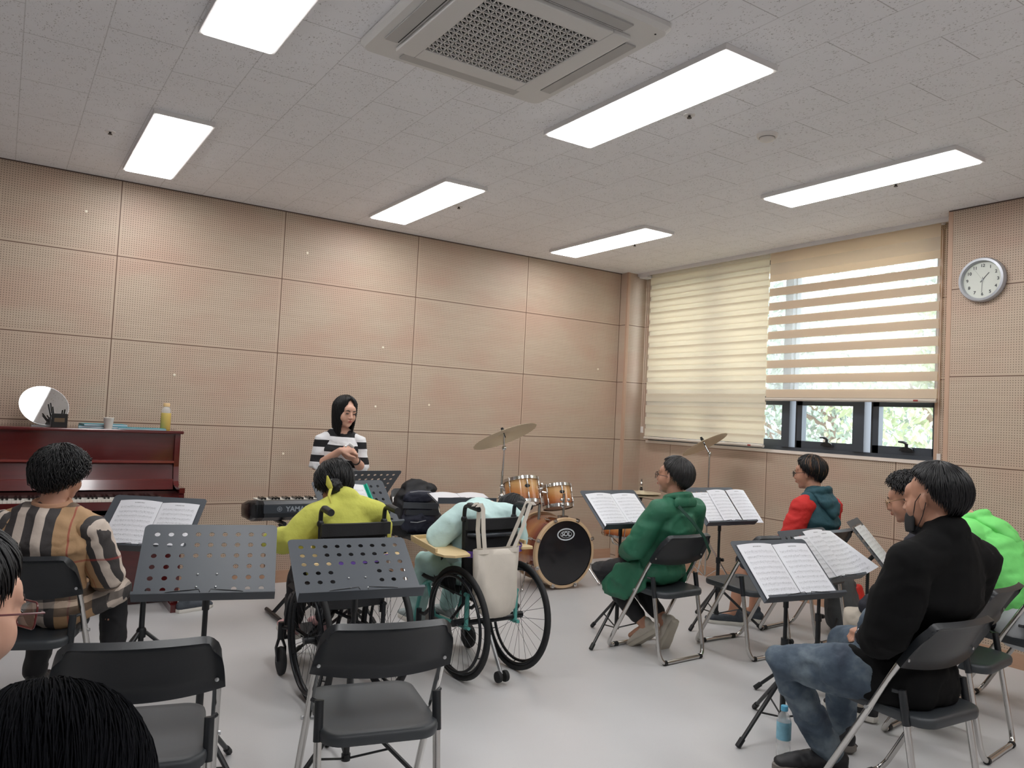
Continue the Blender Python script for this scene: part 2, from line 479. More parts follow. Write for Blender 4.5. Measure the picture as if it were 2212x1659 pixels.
for (a, b_) in edges:
    sash = MB()
    z0, z1 = WZ0+.035, ZT0
    sash.bbox(X1-.03, X1+.03, a, b_, z0, z0+.06).bbox(X1-.03, X1+.03, a, b_, z1-.05, z1).bbox(X1-.03, X1+.03, a, a+.012, z0, z1)
    sash.bbox(X1-.03, X1+.03, b_-.05, b_, z0, z1)
    s_ = sash.obj('sash_frame', M_alu, win_o)
    MB().bbox(X1-.031, X1+.0, b_+.0, b_+.014, z0, z1).obj('gasket', M_alu2, win_o)
    MB().bbox(X1+.008, X1+.014, a+.012, b_-.05, z0+.06, z1-.05).obj('glass_pane', M_glass, win_o)
for a, b_ in ((-3.215, -1.975), (-1.895, -1.195), (-1.12, -.275)):
    MB().bbox(X1+.008, X1+.014, a, b_, ZT1, WZ1-.04).obj('glass_pane', M_glass, win_o)
    MB().bbox(X1-.02, X1+.03, a, a+.012, ZT1, WZ1-.04).bbox(X1-.02, X1+.03, b_-.012, b_, ZT1, WZ1-.04).obj('glazing_bead', M_alu, win_o)
M_handle = mat('black_window_handle', (22, 24, 27), .35)
for y in (-2.34, -3.02):
    h = MB().prism([(-.055, 0), (.055, 0), (.045, .02), (.015, .03), (-.02, .032), (-.05, .015)], -.012, .012, basis((0, -1, 0), (0, 0, 1)), (X1-.045, y, 1.315))
    h.cyl((X1-.05, y, 1.335), (X1-.05, y, 1.372), .013)
    h.tube([(X1-.05, y, 1.372), (X1-.056, y+.02, 1.382), (X1-.058, y+.06, 1.384)], [.012, .011, .007])
    h.obj('window_handle', M_handle, win_o)

# ---- zebra blinds
def fabric(name, rgb, trans, alpha=0.0):
    m = bpy.data.materials.new(name); m.use_nodes = True
    t = NT(m); t.n.remove(t.n['Principled BSDF']); out = t.n['Material Output']
    d = t.add('ShaderNodeBsdfDiffuse'); tl = t.add('ShaderNodeBsdfTranslucent'); c = (*srgb(rgb), 1)
    v = t.mapping(t.coord(), (1, 40, 300)); n = t.noise(v, 3, 2)
    cc = t.mix(n, tuple(x*.93 for x in c[:3]), tuple(min(1, x*1.05) for x in c[:3]))
    t.l.new(cc, d.inputs[0]); t.l.new(cc, tl.inputs[0])
    mx = t.add('ShaderNodeMixShader'); mx.inputs[0].default_value = trans
    t.l.new(d.outputs[0], mx.inputs[1]); t.l.new(tl.outputs[0], mx.inputs[2]); res = mx.outputs[0]
    if alpha:
        tr = t.add('ShaderNodeBsdfTransparent'); m2 = t.add('ShaderNodeMixShader'); m2.inputs[0].default_value = alpha
        t.l.new(res, m2.inputs[1]); t.l.new(tr.outputs[0], m2.inputs[2]); res = m2.outputs[0]
    t.l.new(res, out.inputs[0]); return m
M_band = fabric('tan_blind_weave', (240, 224, 202), .36)
M_bandL = fabric('cream_blind_weave', (242, 234, 218), .45)
M_sheer = fabric('sheer_blind_weave', (240, 240, 238), .5, .84)
M_bar = mat('pale_bottom_rail', (206, 196, 184), .35)
M_rail = mat('white_head_rail', (222, 218, 216), .4)
M_red = mat('red_maker_tab', (150, 50, 44), .5)
def zebra(y0, y1, ztop, zbot, open_, label):
    root = empty('zebra_blind', (5.0, (y0+y1)/2, zbot), 0, label, 'window blind', 'zebra blinds on the window')
    hw = (y1-y0)/2; H = ztop-zbot
    pitch = .128 if open_ else .1215
    band, sheer = MB(), MB()
    if open_:
        z = .028; k = 0
        hs = .070
        while z < H-.27:
            t_ = min(z+hs, H)
            for dx in (0, .012):
                band.bbox(dx-.0006, dx+.0006, -hw, hw, z+(.002 if dx else 0), t_)
            if t_ < H: sheer.bbox(.0, .0007, -hw, hw, t_, min(z+pitch, H)); sheer.bbox(.012, .0127, -hw, hw, t_, min(z+pitch, H))
            z += pitch
        band.bbox(-.0006, .0006, -hw, hw, z, H); sheer.bbox(-.002, -.0014, -hw, hw, H-.20, H-.10)
    else:
        z = .03; hs = .078; k = 0
        while z < H-.005:
            # front and back layers interleave: front bands, bands of the rear layer seen through the sheer
            t_ = min(z+hs, H)
            band.bbox(-.0006, .0006, -hw, hw, z, t_)
            if t_ < H:
                sheer.bbox(0, .0007, -hw, hw, t_, min(z+pitch, H))
            band.bbox(.014, .0152, -hw, hw, z+hs-.018, min(z+pitch+.012, H))
            z += pitch
    band.obj('opaque_bands', M_band if open_ else M_bandL, root)
    sheer.obj('sheer_bands', M_sheer, root)
    br = MB().tube([(0, -hw, .012), (0, hw, .012)], .014, 12); bo = br.obj('bottom_rail', M_bar, root)
    MB().bbox(-.0155, -.0135, -hw+.13, -hw+.165, .006, .018).obj('maker_tab', M_red, bo)
    return root
bl = zebra(-1.782, -.262, 2.995, 1.268, False, 'cream zebra blind fully lowered over the left half of the window')
br_ = zebra(-3.292, -1.79, 2.995, 1.682, True, 'tan striped zebra blind half raised with open sheer bands, right half of window')
for root, y0, y1 in ((bl, -1.782, -.262), (br_, -3.292, -1.79)):
    z = 2.995-root.location.z; yy = (y0+y1)/2
    MB().bbox(-.03, .06, -(y1-y0)/2-.002, (y1-y0)/2+.006, z-.002, z+.018).obj('head_rail', M_rail, root)
hr = MB()
struct(MB().bbox(4.945, 4.962, YE, -.12, 2.982, CEIL), 'trim_7', M_rail)
struct(MB().bbox(4.95, 5.06, -.262, -.14, 2.965, 2.985), 'trim_8', M_rail)
M_cord = mat('bead_chain', (214, 196, 180), .3)
for root, side, zl in ((bl, 1, 1.40), (br_, -1, 1.32)):
    hw = .755; zt = 2.94-root.location.z; zb = zl-root.location.z
    c = MB()
    for dy in (.018, .045):
        c.tube([(-.015, side*(hw+dy), zt), (-.015, side*(hw+dy), zb)], .0022, 6)
    c.tube(arc((-.015, side*(hw+.0315), zb), .0135, 180, 360, 8, 'yz'), .0022, 6)
    co = c.obj('bead_chain', M_cord, root)
    MB().bbox(-.022, -.008, side*(hw+.031)-.014, side*(hw+.031)+.014, zb-.07, zb-.005).obj('chain_weight', mat('clear_plastic', (225, 220, 215), .15, spec=.8), root)

# ---- ceiling panel lamps
M_glow = glow('lit_diffuser', PANEL_GLOW)
M_lf = mat('lamp_frame_white', (225, 222, 220), .4)
def lamp(x0, x1, y0, y1, label):
    root = empty('ceiling_lamp', ((x0+x1)/2, (y0+y1)/2, CEIL-.001), 0, label, 'ceiling light', 'flat panel ceiling lights')
    w_, d_ = x1-x0, y1-y0
    fr = MB(); t_ = .014
    for a in (-1, 1):
        fr.box((a*(w_/2-t_/2), 0, -.013), (t_, d_, .026)); fr.box((0, a*(d_/2-t_/2), -.013), (w_-2*t_, t_, .026))
    fr.obj('lamp_frame', M_lf, root)
    o = rrect(w_-2*t_, d_-2*t_, .012)
    MB().prism(o, -.031, -.018).obj('diffuser', M_glow, root)
rows = ((-1.70, -.39), (-4.12, -2.83), (-6.55, -5.26))
cols = ((-.045, .275), (1.76, 2.09), (3.575, 3.895))
names = {(0, 0): 'small lit ceiling panel nearest the piano wall, above the upright piano', (1, 0): 'lit ceiling panel between the piano side and the drum side, close to front wall',
 (2, 0): 'lit ceiling panel near the front right corner above the drums', (0, 1): 'large lit ceiling panel cut by the top edge, left of the air conditioner',
 (1, 1): 'largest long lit ceiling panel right of the air conditioner', (2, 1): 'long lit ceiling panel nearest the window blinds', }
for i, (a, b_) in enumerate(cols):
    for j, (c, d) in enumerate(rows):
        lamp(a, b_, c, d, names.get((i, j), 'lit ceiling panel behind the viewpoint, %s' % ('left column', 'middle column', 'right column')[i]))

# ---- ceiling cassette air conditioner
M_ac = mat('off_white_plastic', (216, 214, 211), .45)
M_ac2 = mat('grey_vane_plastic', (178, 177, 175), .4)
M_dark = mat('dark_void', (38, 37, 36), .8)
AX, AY = 1.02, -3.62
ac = empty('air_conditioner', (AX, AY, CEIL-.002), 0, 'square white ceiling cassette air conditioner with central lattice grille', 'air conditioner')
h = .475
o1 = rrect(.95, .95, .04, 4); o2 = rrect(.92, .92, .04, 4)
body = MB().rings([[Vector((x, y, -.0)) for x, y in o1], [Vector((x, y, -.018)) for x, y in o1], [Vector((x*.97, y*.97, -.034)) for x, y in o1]], True, False)
body.obj('outer_panel', M_ac, ac)
# centre panel as a frame around the grille
inner = MB(); g0 = .262; g1 = .352
for a in (-1, 1):
    inner.bbox(a*g0, a*g1, -g1, g1, -.052, -.034); inner.bbox(-g0, g0, a*g0, a*g1, -.052, -.034)
ip = inner.obj('centre_panel', M_ac, ac); bv = ip.modifiers.new('b', 'BEVEL'); bv.width = .004; bv.segments = 2
MB().bbox(-g0, g0, -g0, g0, -.0375, -.0355).obj('filter', M_dark, ac)
gr = MB(); n_ = 15
for k in range(n_+1):
    p = -g0+2*g0*k/n_
    gr.bbox(p-.0028, p+.0028, -g0, g0, -.050, -.041); gr.bbox(-g0, g0, p-.0028, p+.0028, -.050, -.041)
for k in range(-n_+1, n_):
    c = 2*g0*k/n_; a0 = max(-g0, -g0+c); a1 = min(g0, g0+c)
    gr.tube([(a0, a0-c, -.047), (a1, a1-c, -.047)], .0026, 4)
gr.obj('grille', M_ac, ac)
for k in range(4):
    R = Matrix.Rotation(k*PI/2, 3, 'Z')
    v = MB().box(R @ Vector((0, .398, -.037)), (.60, .055, .008) if k % 2 == 0 else (.055, .60, .008))
    v.obj('air_vane', M_ac2, ac)
    MB().box(R @ Vector((0, .3655, -.0355)), (.60, .006, .004) if k % 2 == 0 else (.006, .60, .004)).obj('vane_slot', M_dark, ac)
MB().box((.03, -.385+.37, -.0), (.001, .001, .001))
MB().lathe([(.004, 0), (.004, -.002)], (.42, -.42, -.034)).obj('sensor_dot', M_dark, ac)

# ---- smoke detector and sprinklers
det = MB().lathe([(.055, 0), (.055, -.012), (.05, -.02)], (0, 0, 0)).lathe([(.04, -.02), (.038, -.034), (.02, -.042), (.004, -.043)], (0, 0, 0))
root = empty('smoke_detector', (2.71, -3.57, CEIL), 0, 'round white smoke detector on the ceiling tiles, between two long lamps', 'smoke detector')
det.obj('detector_body', mat('detector_white', (222, 216, 210), .4), root)
MB().lathe([(.042, -.0195), (.042, -.024)], (0, 0, 0)).obj('vent_ring', mat('detector_grey', (150, 145, 140), .5), root)
M_steel = mat('brushed_steel', (150, 148, 146), .3, metal=.9)
spr = [(-.198, -1.111, 'small ceiling sprinkler left of the lamp over the piano'), (2.187, -1.122, 'small ceiling sprinkler beside the lamp between piano and drums'),
       (3.976, -1.132, 'small ceiling sprinkler by the corner lamp above the drums'), (2.202, -3.491, 'small ceiling sprinkler beside the largest lamp, near the smoke detector'), (3.982, -3.544, 'small ceiling sprinkler between the window-side lamp and the blinds')]
first = None
for x, y, lb in spr:
    if first is None:
        first = empty('sprinkler', (x, y, CEIL), 0, lb, 'sprinkler', 'ceiling sprinklers')
        MB().lathe([(.03, 0), (.028, -.005)], (0, 0, 0)).obj('collar', M_lf, first)
        MB().cyl((0, 0, -.004), (0, 0, -.016), .007).lathe([(.012, -.016), (.012, -.019)]).obj('nozzle', mat('dark_nozzle', (60, 55, 52), .4, metal=.5), first)
    else: dup(first, (x, y, CEIL), 0, lb)

# ---- wall clock
ck = bpy.data.objects.new('wall_clock', None); COL.objects.link(ck); ck.location = (4.812, -3.686, 2.499)
ck.rotation_euler = (0, 0, 0)
tag(ck, 'round silver-rimmed wall clock with white dial on the column wall', 'clock')
Rk = basis((0, -1, 0), (0, 0, 1))   # dial x to the viewer's right, y up, z into the room (-x)
M_silver = mat('silver_plastic', (176, 178, 184), .35, metal=.35)
MB().lathe([(.142, 0), (.15, .01), (.15, .03), (.143, .045), (.128, .047), (.124, .03), (.124, .018)], (0, 0, 0), Rk, 64, cap=False).obj('rim', M_silver, ck)
MB().lathe([(.001, .016), (.1245, .016)], (0, 0, 0), Rk, 64, cap=False).obj('dial', mat('clock_dial', (220, 220, 212), .5), ck)
M_ink = mat('clock_ink', (60, 62, 66), .5)
for k in range(1, 13):
    a = math.radians(90-30*k)
    text_mesh(str(k), .029, Rk, Rk @ Vector((.098*math.cos(a), .096*math.sin(a), .0175)), 'numeral', M_ink, ck, .0004, .0006)
for nm, L, wd, ang, mm in (('hour_hand', .062, .005, 42, mat('hand_dark', (70, 72, 76), .4)), ('minute_hand', .085, .0045, 183, mat('hand_grey', (150, 150, 148), .4)), ('second_hand', .1, .0016, 325, mat('hand_pale', (186, 186, 180), .4))):
    a = math.radians(90-ang); d = Vector((math.cos(a), math.sin(a), 0)); e = Vector((-d.y, d.x, 0))
    MB().add([Rk @ (p+Vector((0, 0, z))) for z in (.0185, .0195) for p in (-d*.02-e*wd/2, -d*.02+e*wd/2, d*L+e*wd/3, d*L-e*wd/3)],
             [(0, 1, 2, 3), (7, 6, 5, 4), (0, 4, 5, 1), (1, 5, 6, 2), (2, 6, 7, 3), (3, 7, 4, 0)], False).obj(nm, mm, ck)
MB().lathe([(.006, .018), (.005, .023)], (0, 0, 0), Rk).obj('hand_pin', M_silver, ck)
MB().lathe([(.0005, .031), (.1242, .031)], (0, 0, 0), Rk, 48, cap=False).obj('clock_glass', M_glass, ck)

# ---- screw caps on the boards
first = None
for x, z, lb in ((-.218, 2.745, 'pale plug high on the wall boards, far left near the ceiling'), (1.40, 2.70, 'bright plug high on the wall boards, left of centre'),
     (.44, 1.62, 'pale plug on the wall boards above the yellow bottle'), (2.12, 1.98, 'pale plug mid height on the boards'), (2.08, 1.46, 'pale plug right of the standing woman'),
     (2.60, 1.50, 'pale plug above the left cymbal'), (4.55, 1.97, 'pale plug near the front right corner'), (1.30, 1.04, 'dark plug left of the striped sweater')):
    if first is None:
        first = tag(MB().lathe([(.0095, 0), (.0095, .003), (.006, .004)], (0, 0, 0), Matrix.Rotation(PI/2, 3, 'X'), 12).obj('screw_cap', mat('cream_cap', (235, 225, 205), .4)), lb, 'screw cap', 'plugs in the perforated boards')
        first.location = (x, 0, z)
    else:
        c = first.copy(); COL.objects.link(c); c.location = (x, 0, z); c['label'] = lb
# ================================================================= folding chairs
M_blk = mat('black_plastic', (30, 33, 37), .38, spec=.5, bump=.08, bscale=900)
M_seat = mat('charcoal_vinyl', (52, 56, 60), .42, bump=.12, bscale=700)
M_chrome = mat('polished_steel_tube', (205, 203, 200), .16, metal=1.0)
M_rub = mat('black_rubber', (18, 19, 21), .6)
M_alum = mat('satin_aluminium', (190, 192, 194), .3, metal=.9)
def make_chair():
    root = empty('folding_chair', (0, 0, 0), 0)
    # backrest shell, concave towards the sitter, rolled rim
    def sx(u): return 2*u-1
    def bp(u, v):
        s = sx(u); e = abs(s)**2.2
        hw = .222-.014*v
        # rounded upper corners
        x = s*hw*(1-.03*max(0, v-.75)*4*e)
        zt = .608+.162*v
        z = zt-.020*(1-s*s)*(1-v)**1.5-.022*max(0, (abs(s)-.8)/.2)**2*v**3
        y = -.112-.10*v-.030*(1-s*s)
        return Vector((x, y, z))
    def bth(u, v):
        ed = min(u, 1-u)*12; et = (1-v)*7; eb = v*7
        k = min(1, ed, et, eb)
        return .010+.018*(1-k)**2
    b = MB().slab(bp, 28, 12, bth)
    bo = b.obj('backrest', M_blk, root, sharp=60)
    for s_ in (-1, 1):
        MB().lathe([(.006, 0), (.006, .0025), (.003, .004)], (s_*.205, -.150, .622), basis((1, 0, 0), (0, 0, 1)), 12).obj('rivet', M_alum, root)
    # seat
    st = MB(); rings = []
    out = []
    def outline(k):
        pts = []
        for x, y in rrect(.372, .425, .065, 6):
            if y < 0: x *= 1.03
            y2 = y-.012*(1-(x/.2)**2) if y < -.1 else y
            pts.append((x*k, y2*k+.004))
        return pts
    for k, z in ((.93, .385), (.985, .388), (1.0, .398), (1.0, .412), (.985, .421), (.94, .4245), (.80, .4225), (.4, .421)):
        rings.append([Vector((x, y, z+.012*(y+.2)/.4)) for x, y in outline(k)])
    st.rings(rings, True).obj('seat', M_seat, root, sharp=50)
    R_ = .0125
    fr = MB()
    pts = [(-.198, -.175, .70), (-.208, -.105, .585), (-.218, .205, .045), (-.195, .225, .0135), (.195, .225, .0135), (.218, .205, .045), (.208, -.105, .585), (.198, -.175, .70)]
    fr.tube(fillet(pts, .05, 5), R_, 10).obj('front_leg_frame', M_chrome, root)
    rr = MB()
    pts = [(-.192, -.128, .46), (-.194, -.198, .06), (-.172, -.212, .0135), (.172, -.212, .0135), (.194, -.198, .06), (.192, -.128, .46)]
    rr.tube(fillet(pts, .055, 5), R_, 10).obj('rear_leg_frame', M_chrome, root)
    for s_ in (-1, 1):
        MB().tube([(s_*.192, -.120, .505), (s_*.193, -.142, .385)], .0148, 10).cyl((s_*.19, -.118, .495), (s_*.212, -.092, .500), .007, seg=8).obj('hinge_sleeve', M_blk, root)
        MB().cyl((s_*.180, .0, .405), (s_*.230, .0, .41), .007, seg=10).obj('pivot_bolt', M_alum, root)
        for y in (.225, -.212):
            MB().tube([(s_*(.125 if y > 0 else .145), y, .0135), (s_*(.155 if y > 0 else .165), y, .0135)], .0155, 10).obj('rubber_foot', M_rub, root)
    return root
chairs = [
 ('grey-black folding chair, empty, in the middle foreground, seat nearest the viewer', .47, -3.83, 12),
 ('empty black folding chair partly hidden by the dark sleeve at the bottom left', -.235, -3.74, 12),
 ('black folding chair under the person in the tan plaid shirt', -.47, -2.36, 20),
 ('black folding chair with the person in the green coat on it', 2.892, -2.712, -3),
 ('empty black folding chair right of the green coat', 3.487, -2.90, 1),
 ('black folding chair with the person in the teal and red hooded top on it', 4.185, -2.841, -5),
 ('black folding chair of the masked person in black, at the lower right', 2.36, -4.60, 3),
 ('black folding chair of the curly-haired person, between the masked person and the neon hoodie', 3.225, -4.343, -7),
 ('black folding chair at the right edge, under the neon green hoodie', 3.93, -4.30, -6),
 ('black folding chair holding the dark backpack beside the keyboard', 2.38, -.42, 180),
]
ch0 = make_chair()
for i, (lb, x, y, h) in enumerate(chairs):
    if i == 0:
        ch0.location = (x, y, 0); ch0.rotation_euler = (0, 0, -math.radians(h)); tag(ch0, lb, 'chair', 'folding chairs')
    else: dup(ch0, (x, y, 0), h, lb)
cf = dup(ch0, (-.69, -4.915, 0), 20, 'folding chair at the lower left edge, under the person with red-framed glasses')
dup(ch0, (-.60, -5.50, 0), 14, 'folding chair nearest the viewer at the lower left, under the dark-haired head')

# ================================================================= music stands
M_plate = mat('graphite_powder_coat', (70, 75, 82), .42, spec=.45)
M_pole = mat('black_enamel_tube', (26, 28, 31), .35)
M_wire = mat('black_wire', (20, 20, 22), .4)
def plate_mesh(W=.48, H=.34, th=.0016):
    """perforated desk: real round holes, four rivets, bottom lip"""
    mb = MB(); nx, ny = 9, 6; mx = .024; my = .022; cw = (W-2*mx)/nx; chh = (H-2*my)/ny; r = .0098; N = 16
    def quad(x0, y0, x1, y1):
        mb.add([(x0, 0, y0), (x1, 0, y0), (x1, 0, y1), (x0, 0, y1), (x0, th, y0), (x1, th, y0), (x1, th, y1), (x0, th, y1)],
               [(0, 1, 2, 3), (7, 6, 5, 4)], False)
    for i in range(nx):
        for j in range(ny):
            x0 = -W/2+mx+i*cw; y0 = my+j*chh
            if j < 3 and 3 <= i <= 5: quad(x0, y0, x0+cw, y0+chh); continue
            cx, cy = x0+cw/2, y0+chh/2; sq = []; ci = []
            for k in range(N):
                a = 2*PI*k/N; c, s_ = math.cos(a), math.sin(a); m_ = max(abs(c)/(cw/2), abs(s_)/(chh/2))
                sq.append((cx+c/m_, cy+s_/m_)); ci.append((cx+r*c, cy+r*s_))
            # snap the diagonal samples to the cell corners
            vs = [(x, 0, y) for x, y in sq]+[(x, 0, y) for x, y in ci]+[(x, th, y) for x, y in sq]+[(x, th, y) for x, y in ci]
            fs = []
            for k in range(N):
                q = (k+1) % N
                fs += [(k, q, N+q, N+k), (2*N+q, 2*N+k, 3*N+k, 3*N+q), (N+k, N+q, 3*N+q, 3*N+k)]
            mb.add(vs, fs, False)
            for a, b_ in ((1, 1), (-1, 1), (-1, -1), (1, -1)):
                X, Y = cx+a*cw/2, cy+b_*chh/2
                near = sorted(range(N), key=lambda k: (sq[k][0]-X)**2+(sq[k][1]-Y)**2)[:2]
                p, q = sq[near[0]], sq[near[1]]
                for yy in (0, th): mb.add([(X, yy, Y), (p[0], yy, p[1]), (q[0], yy, q[1])], [(0, 1, 2)], False)
    rc = .02
    # border with clipped corners
    def bar(x0, y0, x1, y1): mb.bbox(x0, x1, 0, th, y0, y1)
    bar(-W/2, my, -W/2+mx, H-my-.0); bar(W/2-mx, my, W/2, H-my)
    bar(-W/2, 0, W/2, my)
    o = [(-W/2, H-my), (W/2, H-my)]+[(W/2-rc+rc*math.cos(a), H-rc+rc*math.sin(a)) for a in [PI/2*k/6 for k in range(7)]]+[(-W/2+rc+rc*math.cos(a), H-rc+rc*math.sin(a)) for a in [PI/2+PI/2*k/6 for k in range(7)]]
    n = len(o)
    mb.add([(x, 0, y) for x, y in o]+[(x, th, y) for x, y in o], [tuple(range(n)), tuple(range(2*n-1, n-1, -1))]+[(i, n+i, n+(i+1) % n, (i+1) % n) for i in range(n)], False)
    # lip towards the reader
    mb.bbox(-W/2, W/2, -.045, 0, -.0005, th); mb.bbox(-W/2, W/2, -.045, -.045+th, -.0, .012)
    return mb
PLATE = None
def music_stand(x, y, z, heading, tilt, label, W=.48, H=.34, legrot=0, hub=.27, two=True, knob_side=1):
    """x,y,z: middle of the desk's lower edge; the pole stands .11 m further on"""
    hd = math.radians(heading); px, py = x+.11*math.sin(hd)*(1 if tilt > 0 else 1), y+.11*math.cos(hd)
    if tilt < 0: px, py = x, y
    root = empty('music_stand', (px, py, 0), heading, label, 'music stand', 'music stands')
    R = Matrix.Rotation(-math.radians(tilt), 3, 'X')
    mb = plate_mesh(W, H); M = MB(); off = Vector((0, -.11 if tilt > 0 else 0, z))
    M.v = [off+(R @ v) for v in mb.v]; M.f = mb.f; M.sm = mb.sm
    desk = M.obj('desk', M_plate, root)
    rv = MB()
    for a in (-.033, .033):
        for b_ in (.055, .11):
            rv.lathe([(.0045, 0), (.004, -.002), (.001, -.003)], off+(R @ Vector((a, -.0002, b_))), R @ basis((1, 0, 0), (0, 0, 1)).inverted() if False else R @ Matrix(((1, 0, 0), (0, 0, -1), (0, 1, 0))), 10)
    for k, a in enumerate(((-.033, .055), (.033, .055), (-.033, .11), (.033, .11))):
        c = off+(R @ Vector((a[0], -.001, a[1])))
        MB().ell(c, .0045, seg=8).obj('rivet', M_alum, desk)
    # page-holding wires on the lip
    for s_ in (-1, 1):
        p = [off+(R @ Vector(q)) for q in ((s_*.015, -.046, .004), (s_*.02, -.047, .015), (s_*.11, -.046, .007), (s_*.13, -.045, .004))]
        MB().tube(p, .0014, 6).obj('page_holder', M_wire, desk)
    att = off+(R @ Vector((0, .012, .085)))
    MB().box(att, (.09, .02, .09), R).obj('bracket', M_pole, root)
    top = att.z-.03
    MB().tube([att+Vector((0, .012, -.01)), (0, 0, top-.02), (0, 0, top-.08)], .013, 12).cyl((-.03, att.y+.012, att.z-.012), (.03, att.y+.012, att.z-.012), .014, seg=12).obj('tilt_joint', M_pole, root)
    zc = hub+(top-hub)*.42
    MB().cyl((0, 0, zc), (0, 0, top-.03), .0095, seg=12).obj('upper_pole', M_pole, root)
    MB().cyl((0, 0, .075), (0, 0, zc), .0135, seg=12).lathe([(.018, zc-.03), (.018, zc+.01)], seg=14).obj('lower_pole', M_pole, root)
    MB().cyl((.015, 0, zc-.01), (.032, 0, zc-.01), .004, seg=8).lathe([(.012, 0), (.013, .014)], (.032, 0, zc-.01), Matrix.Rotation(PI/2, 3, 'Y'), 10).obj('clamp_knob', M_rub, root)
    MB().lathe([(.022, hub-.035), (.024, hub), (.018, hub+.012)], seg=12).obj('tripod_collar', M_pole, root)
    MB().lathe([(.018, .075), (.018, .10)], seg=12).obj('brace_collar', M_pole, root)
    for k in range(3):
        a = math.radians(legrot+120*k); d = Vector((math.cos(a), math.sin(a), 0))
        p0 = d*.02+Vector((0, 0, hub-.01)); p1 = d*.31+Vector((0, 0, .016))
        lg = MB().tube([p0, p1], .0095, 8).obj('leg', M_pole, root)
        mid = p0.lerp(p1, .52)
        MB().tube([mid, d*.016+Vector((0, 0, .085))], .0045, 6).obj('brace', M_pole, lg)
        MB().tube([p0.lerp(p1, .92), p1+(p1-p0).normalized()*.012], .0135, 8).obj('rubber_foot', M_rub, lg)
    return root, off, R
def score_material():
    m = bpy.data.materials.new('printed_sheet_music'); m.use_nodes = True
    t = NT(m); b = t.n['Principled BSDF']
    uv = t.coord('UV'); x, y, _ = t.sep(uv)
    rows = 9.0
    v = t.math('MULTIPLY', t.math('SUBTRACT', y, .04), rows/.86); vf = t.math('FRACT', v)
    inr = t.math('MULTIPLY', t.math('GREATER_THAN', y, .04), t.math('LESS_THAN', y, .885))
    inx = t.math('MULTIPLY', t.math('GREATER_THAN', x, .09), t.math('LESS_THAN', x, .92))
    staff = t.math('MULTIPLY', t.math('GREATER_THAN', vf, .34), t.math('LESS_THAN', vf, .70))
    l5 = t.math('LESS_THAN', t.math('FRACT', t.math('DIVIDE', t.math('SUBTRACT', vf, .34), .09)), .22)
    line = t.math('MULTIPLY', staff, l5)
    cm = t.add('ShaderNodeCombineXYZ'); t.l.new(t.math('MULTIPLY', x, 46), cm.inputs[0]); t.l.new(t.math('MULTIPLY', y, 68), cm.inputs[1])
    oi = t.add('ShaderNodeObjectInfo'); t.l.new(t.math('MULTIPLY', oi.outputs['Random'], 50), cm.inputs[2])
    vo = t.add('ShaderNodeTexVoronoi'); vo.inputs['Scale'].default_value = 1.0; t.l.new(cm.outputs[0], vo.inputs['Vector'])
    ns = t.noise(cm.outputs[0], .35, 2)
    note = t.math('MULTIPLY', t.math('LESS_THAN', vo.outputs['Distance'], .30), t.math('GREATER_THAN', ns, .44))
    noteb = t.math('MULTIPLY', note, t.math('MULTIPLY', t.math('GREATER_THAN', vf, .28), t.math('LESS_THAN', vf, .78)))
    lyr = t.math('MULTIPLY', t.math('MULTIPLY', t.math('GREATER_THAN', vf, .10), t.math('LESS_THAN', vf, .19)), t.math('GREATER_THAN', t.noise(cm.outputs[0], 2.3, 1), .55))
    bars = t.math('MULTIPLY', staff, t.math('LESS_THAN', t.math('FRACT', t.math('MULTIPLY', t.math('SUBTRACT', x, .09), 4.82)), .012))
    ink = t.math('MAXIMUM', t.math('MAXIMUM', line, t.math('MULTIPLY', lyr, .7)), t.math('MAXIMUM', noteb, bars))
    ink = t.math('MULTIPLY', ink, t.math('MULTIPLY', inr, inx))
    ti = t.math('MULTIPLY', t.math('MULTIPLY', t.math('GREATER_THAN', y, .93), t.math('LESS_THAN', y, .95)), t.math('MULTIPLY', t.math('GREATER_THAN', x, .38), t.math('LESS_THAN', x, .62)))
    ti = t.math('MULTIPLY', ti, t.math('GREATER_THAN', t.noise(cm.outputs[0], 2.8, 0), .42))
    ink = t.math('MINIMUM', 1, t.math('MAXIMUM', ink, ti))
    t.l.new(t.mix(t.math('MULTIPLY', ink, .62), srgb((222, 223, 228)), srgb((70, 70, 78))), b.inputs['Base Color'])
    b.inputs['Roughness'].default_value = .32; b.inputs['Specular IOR Level'].default_value = .4
    return m
M_score = score_material()
M_paper = mat('white_paper', (222, 223, 228), .5)
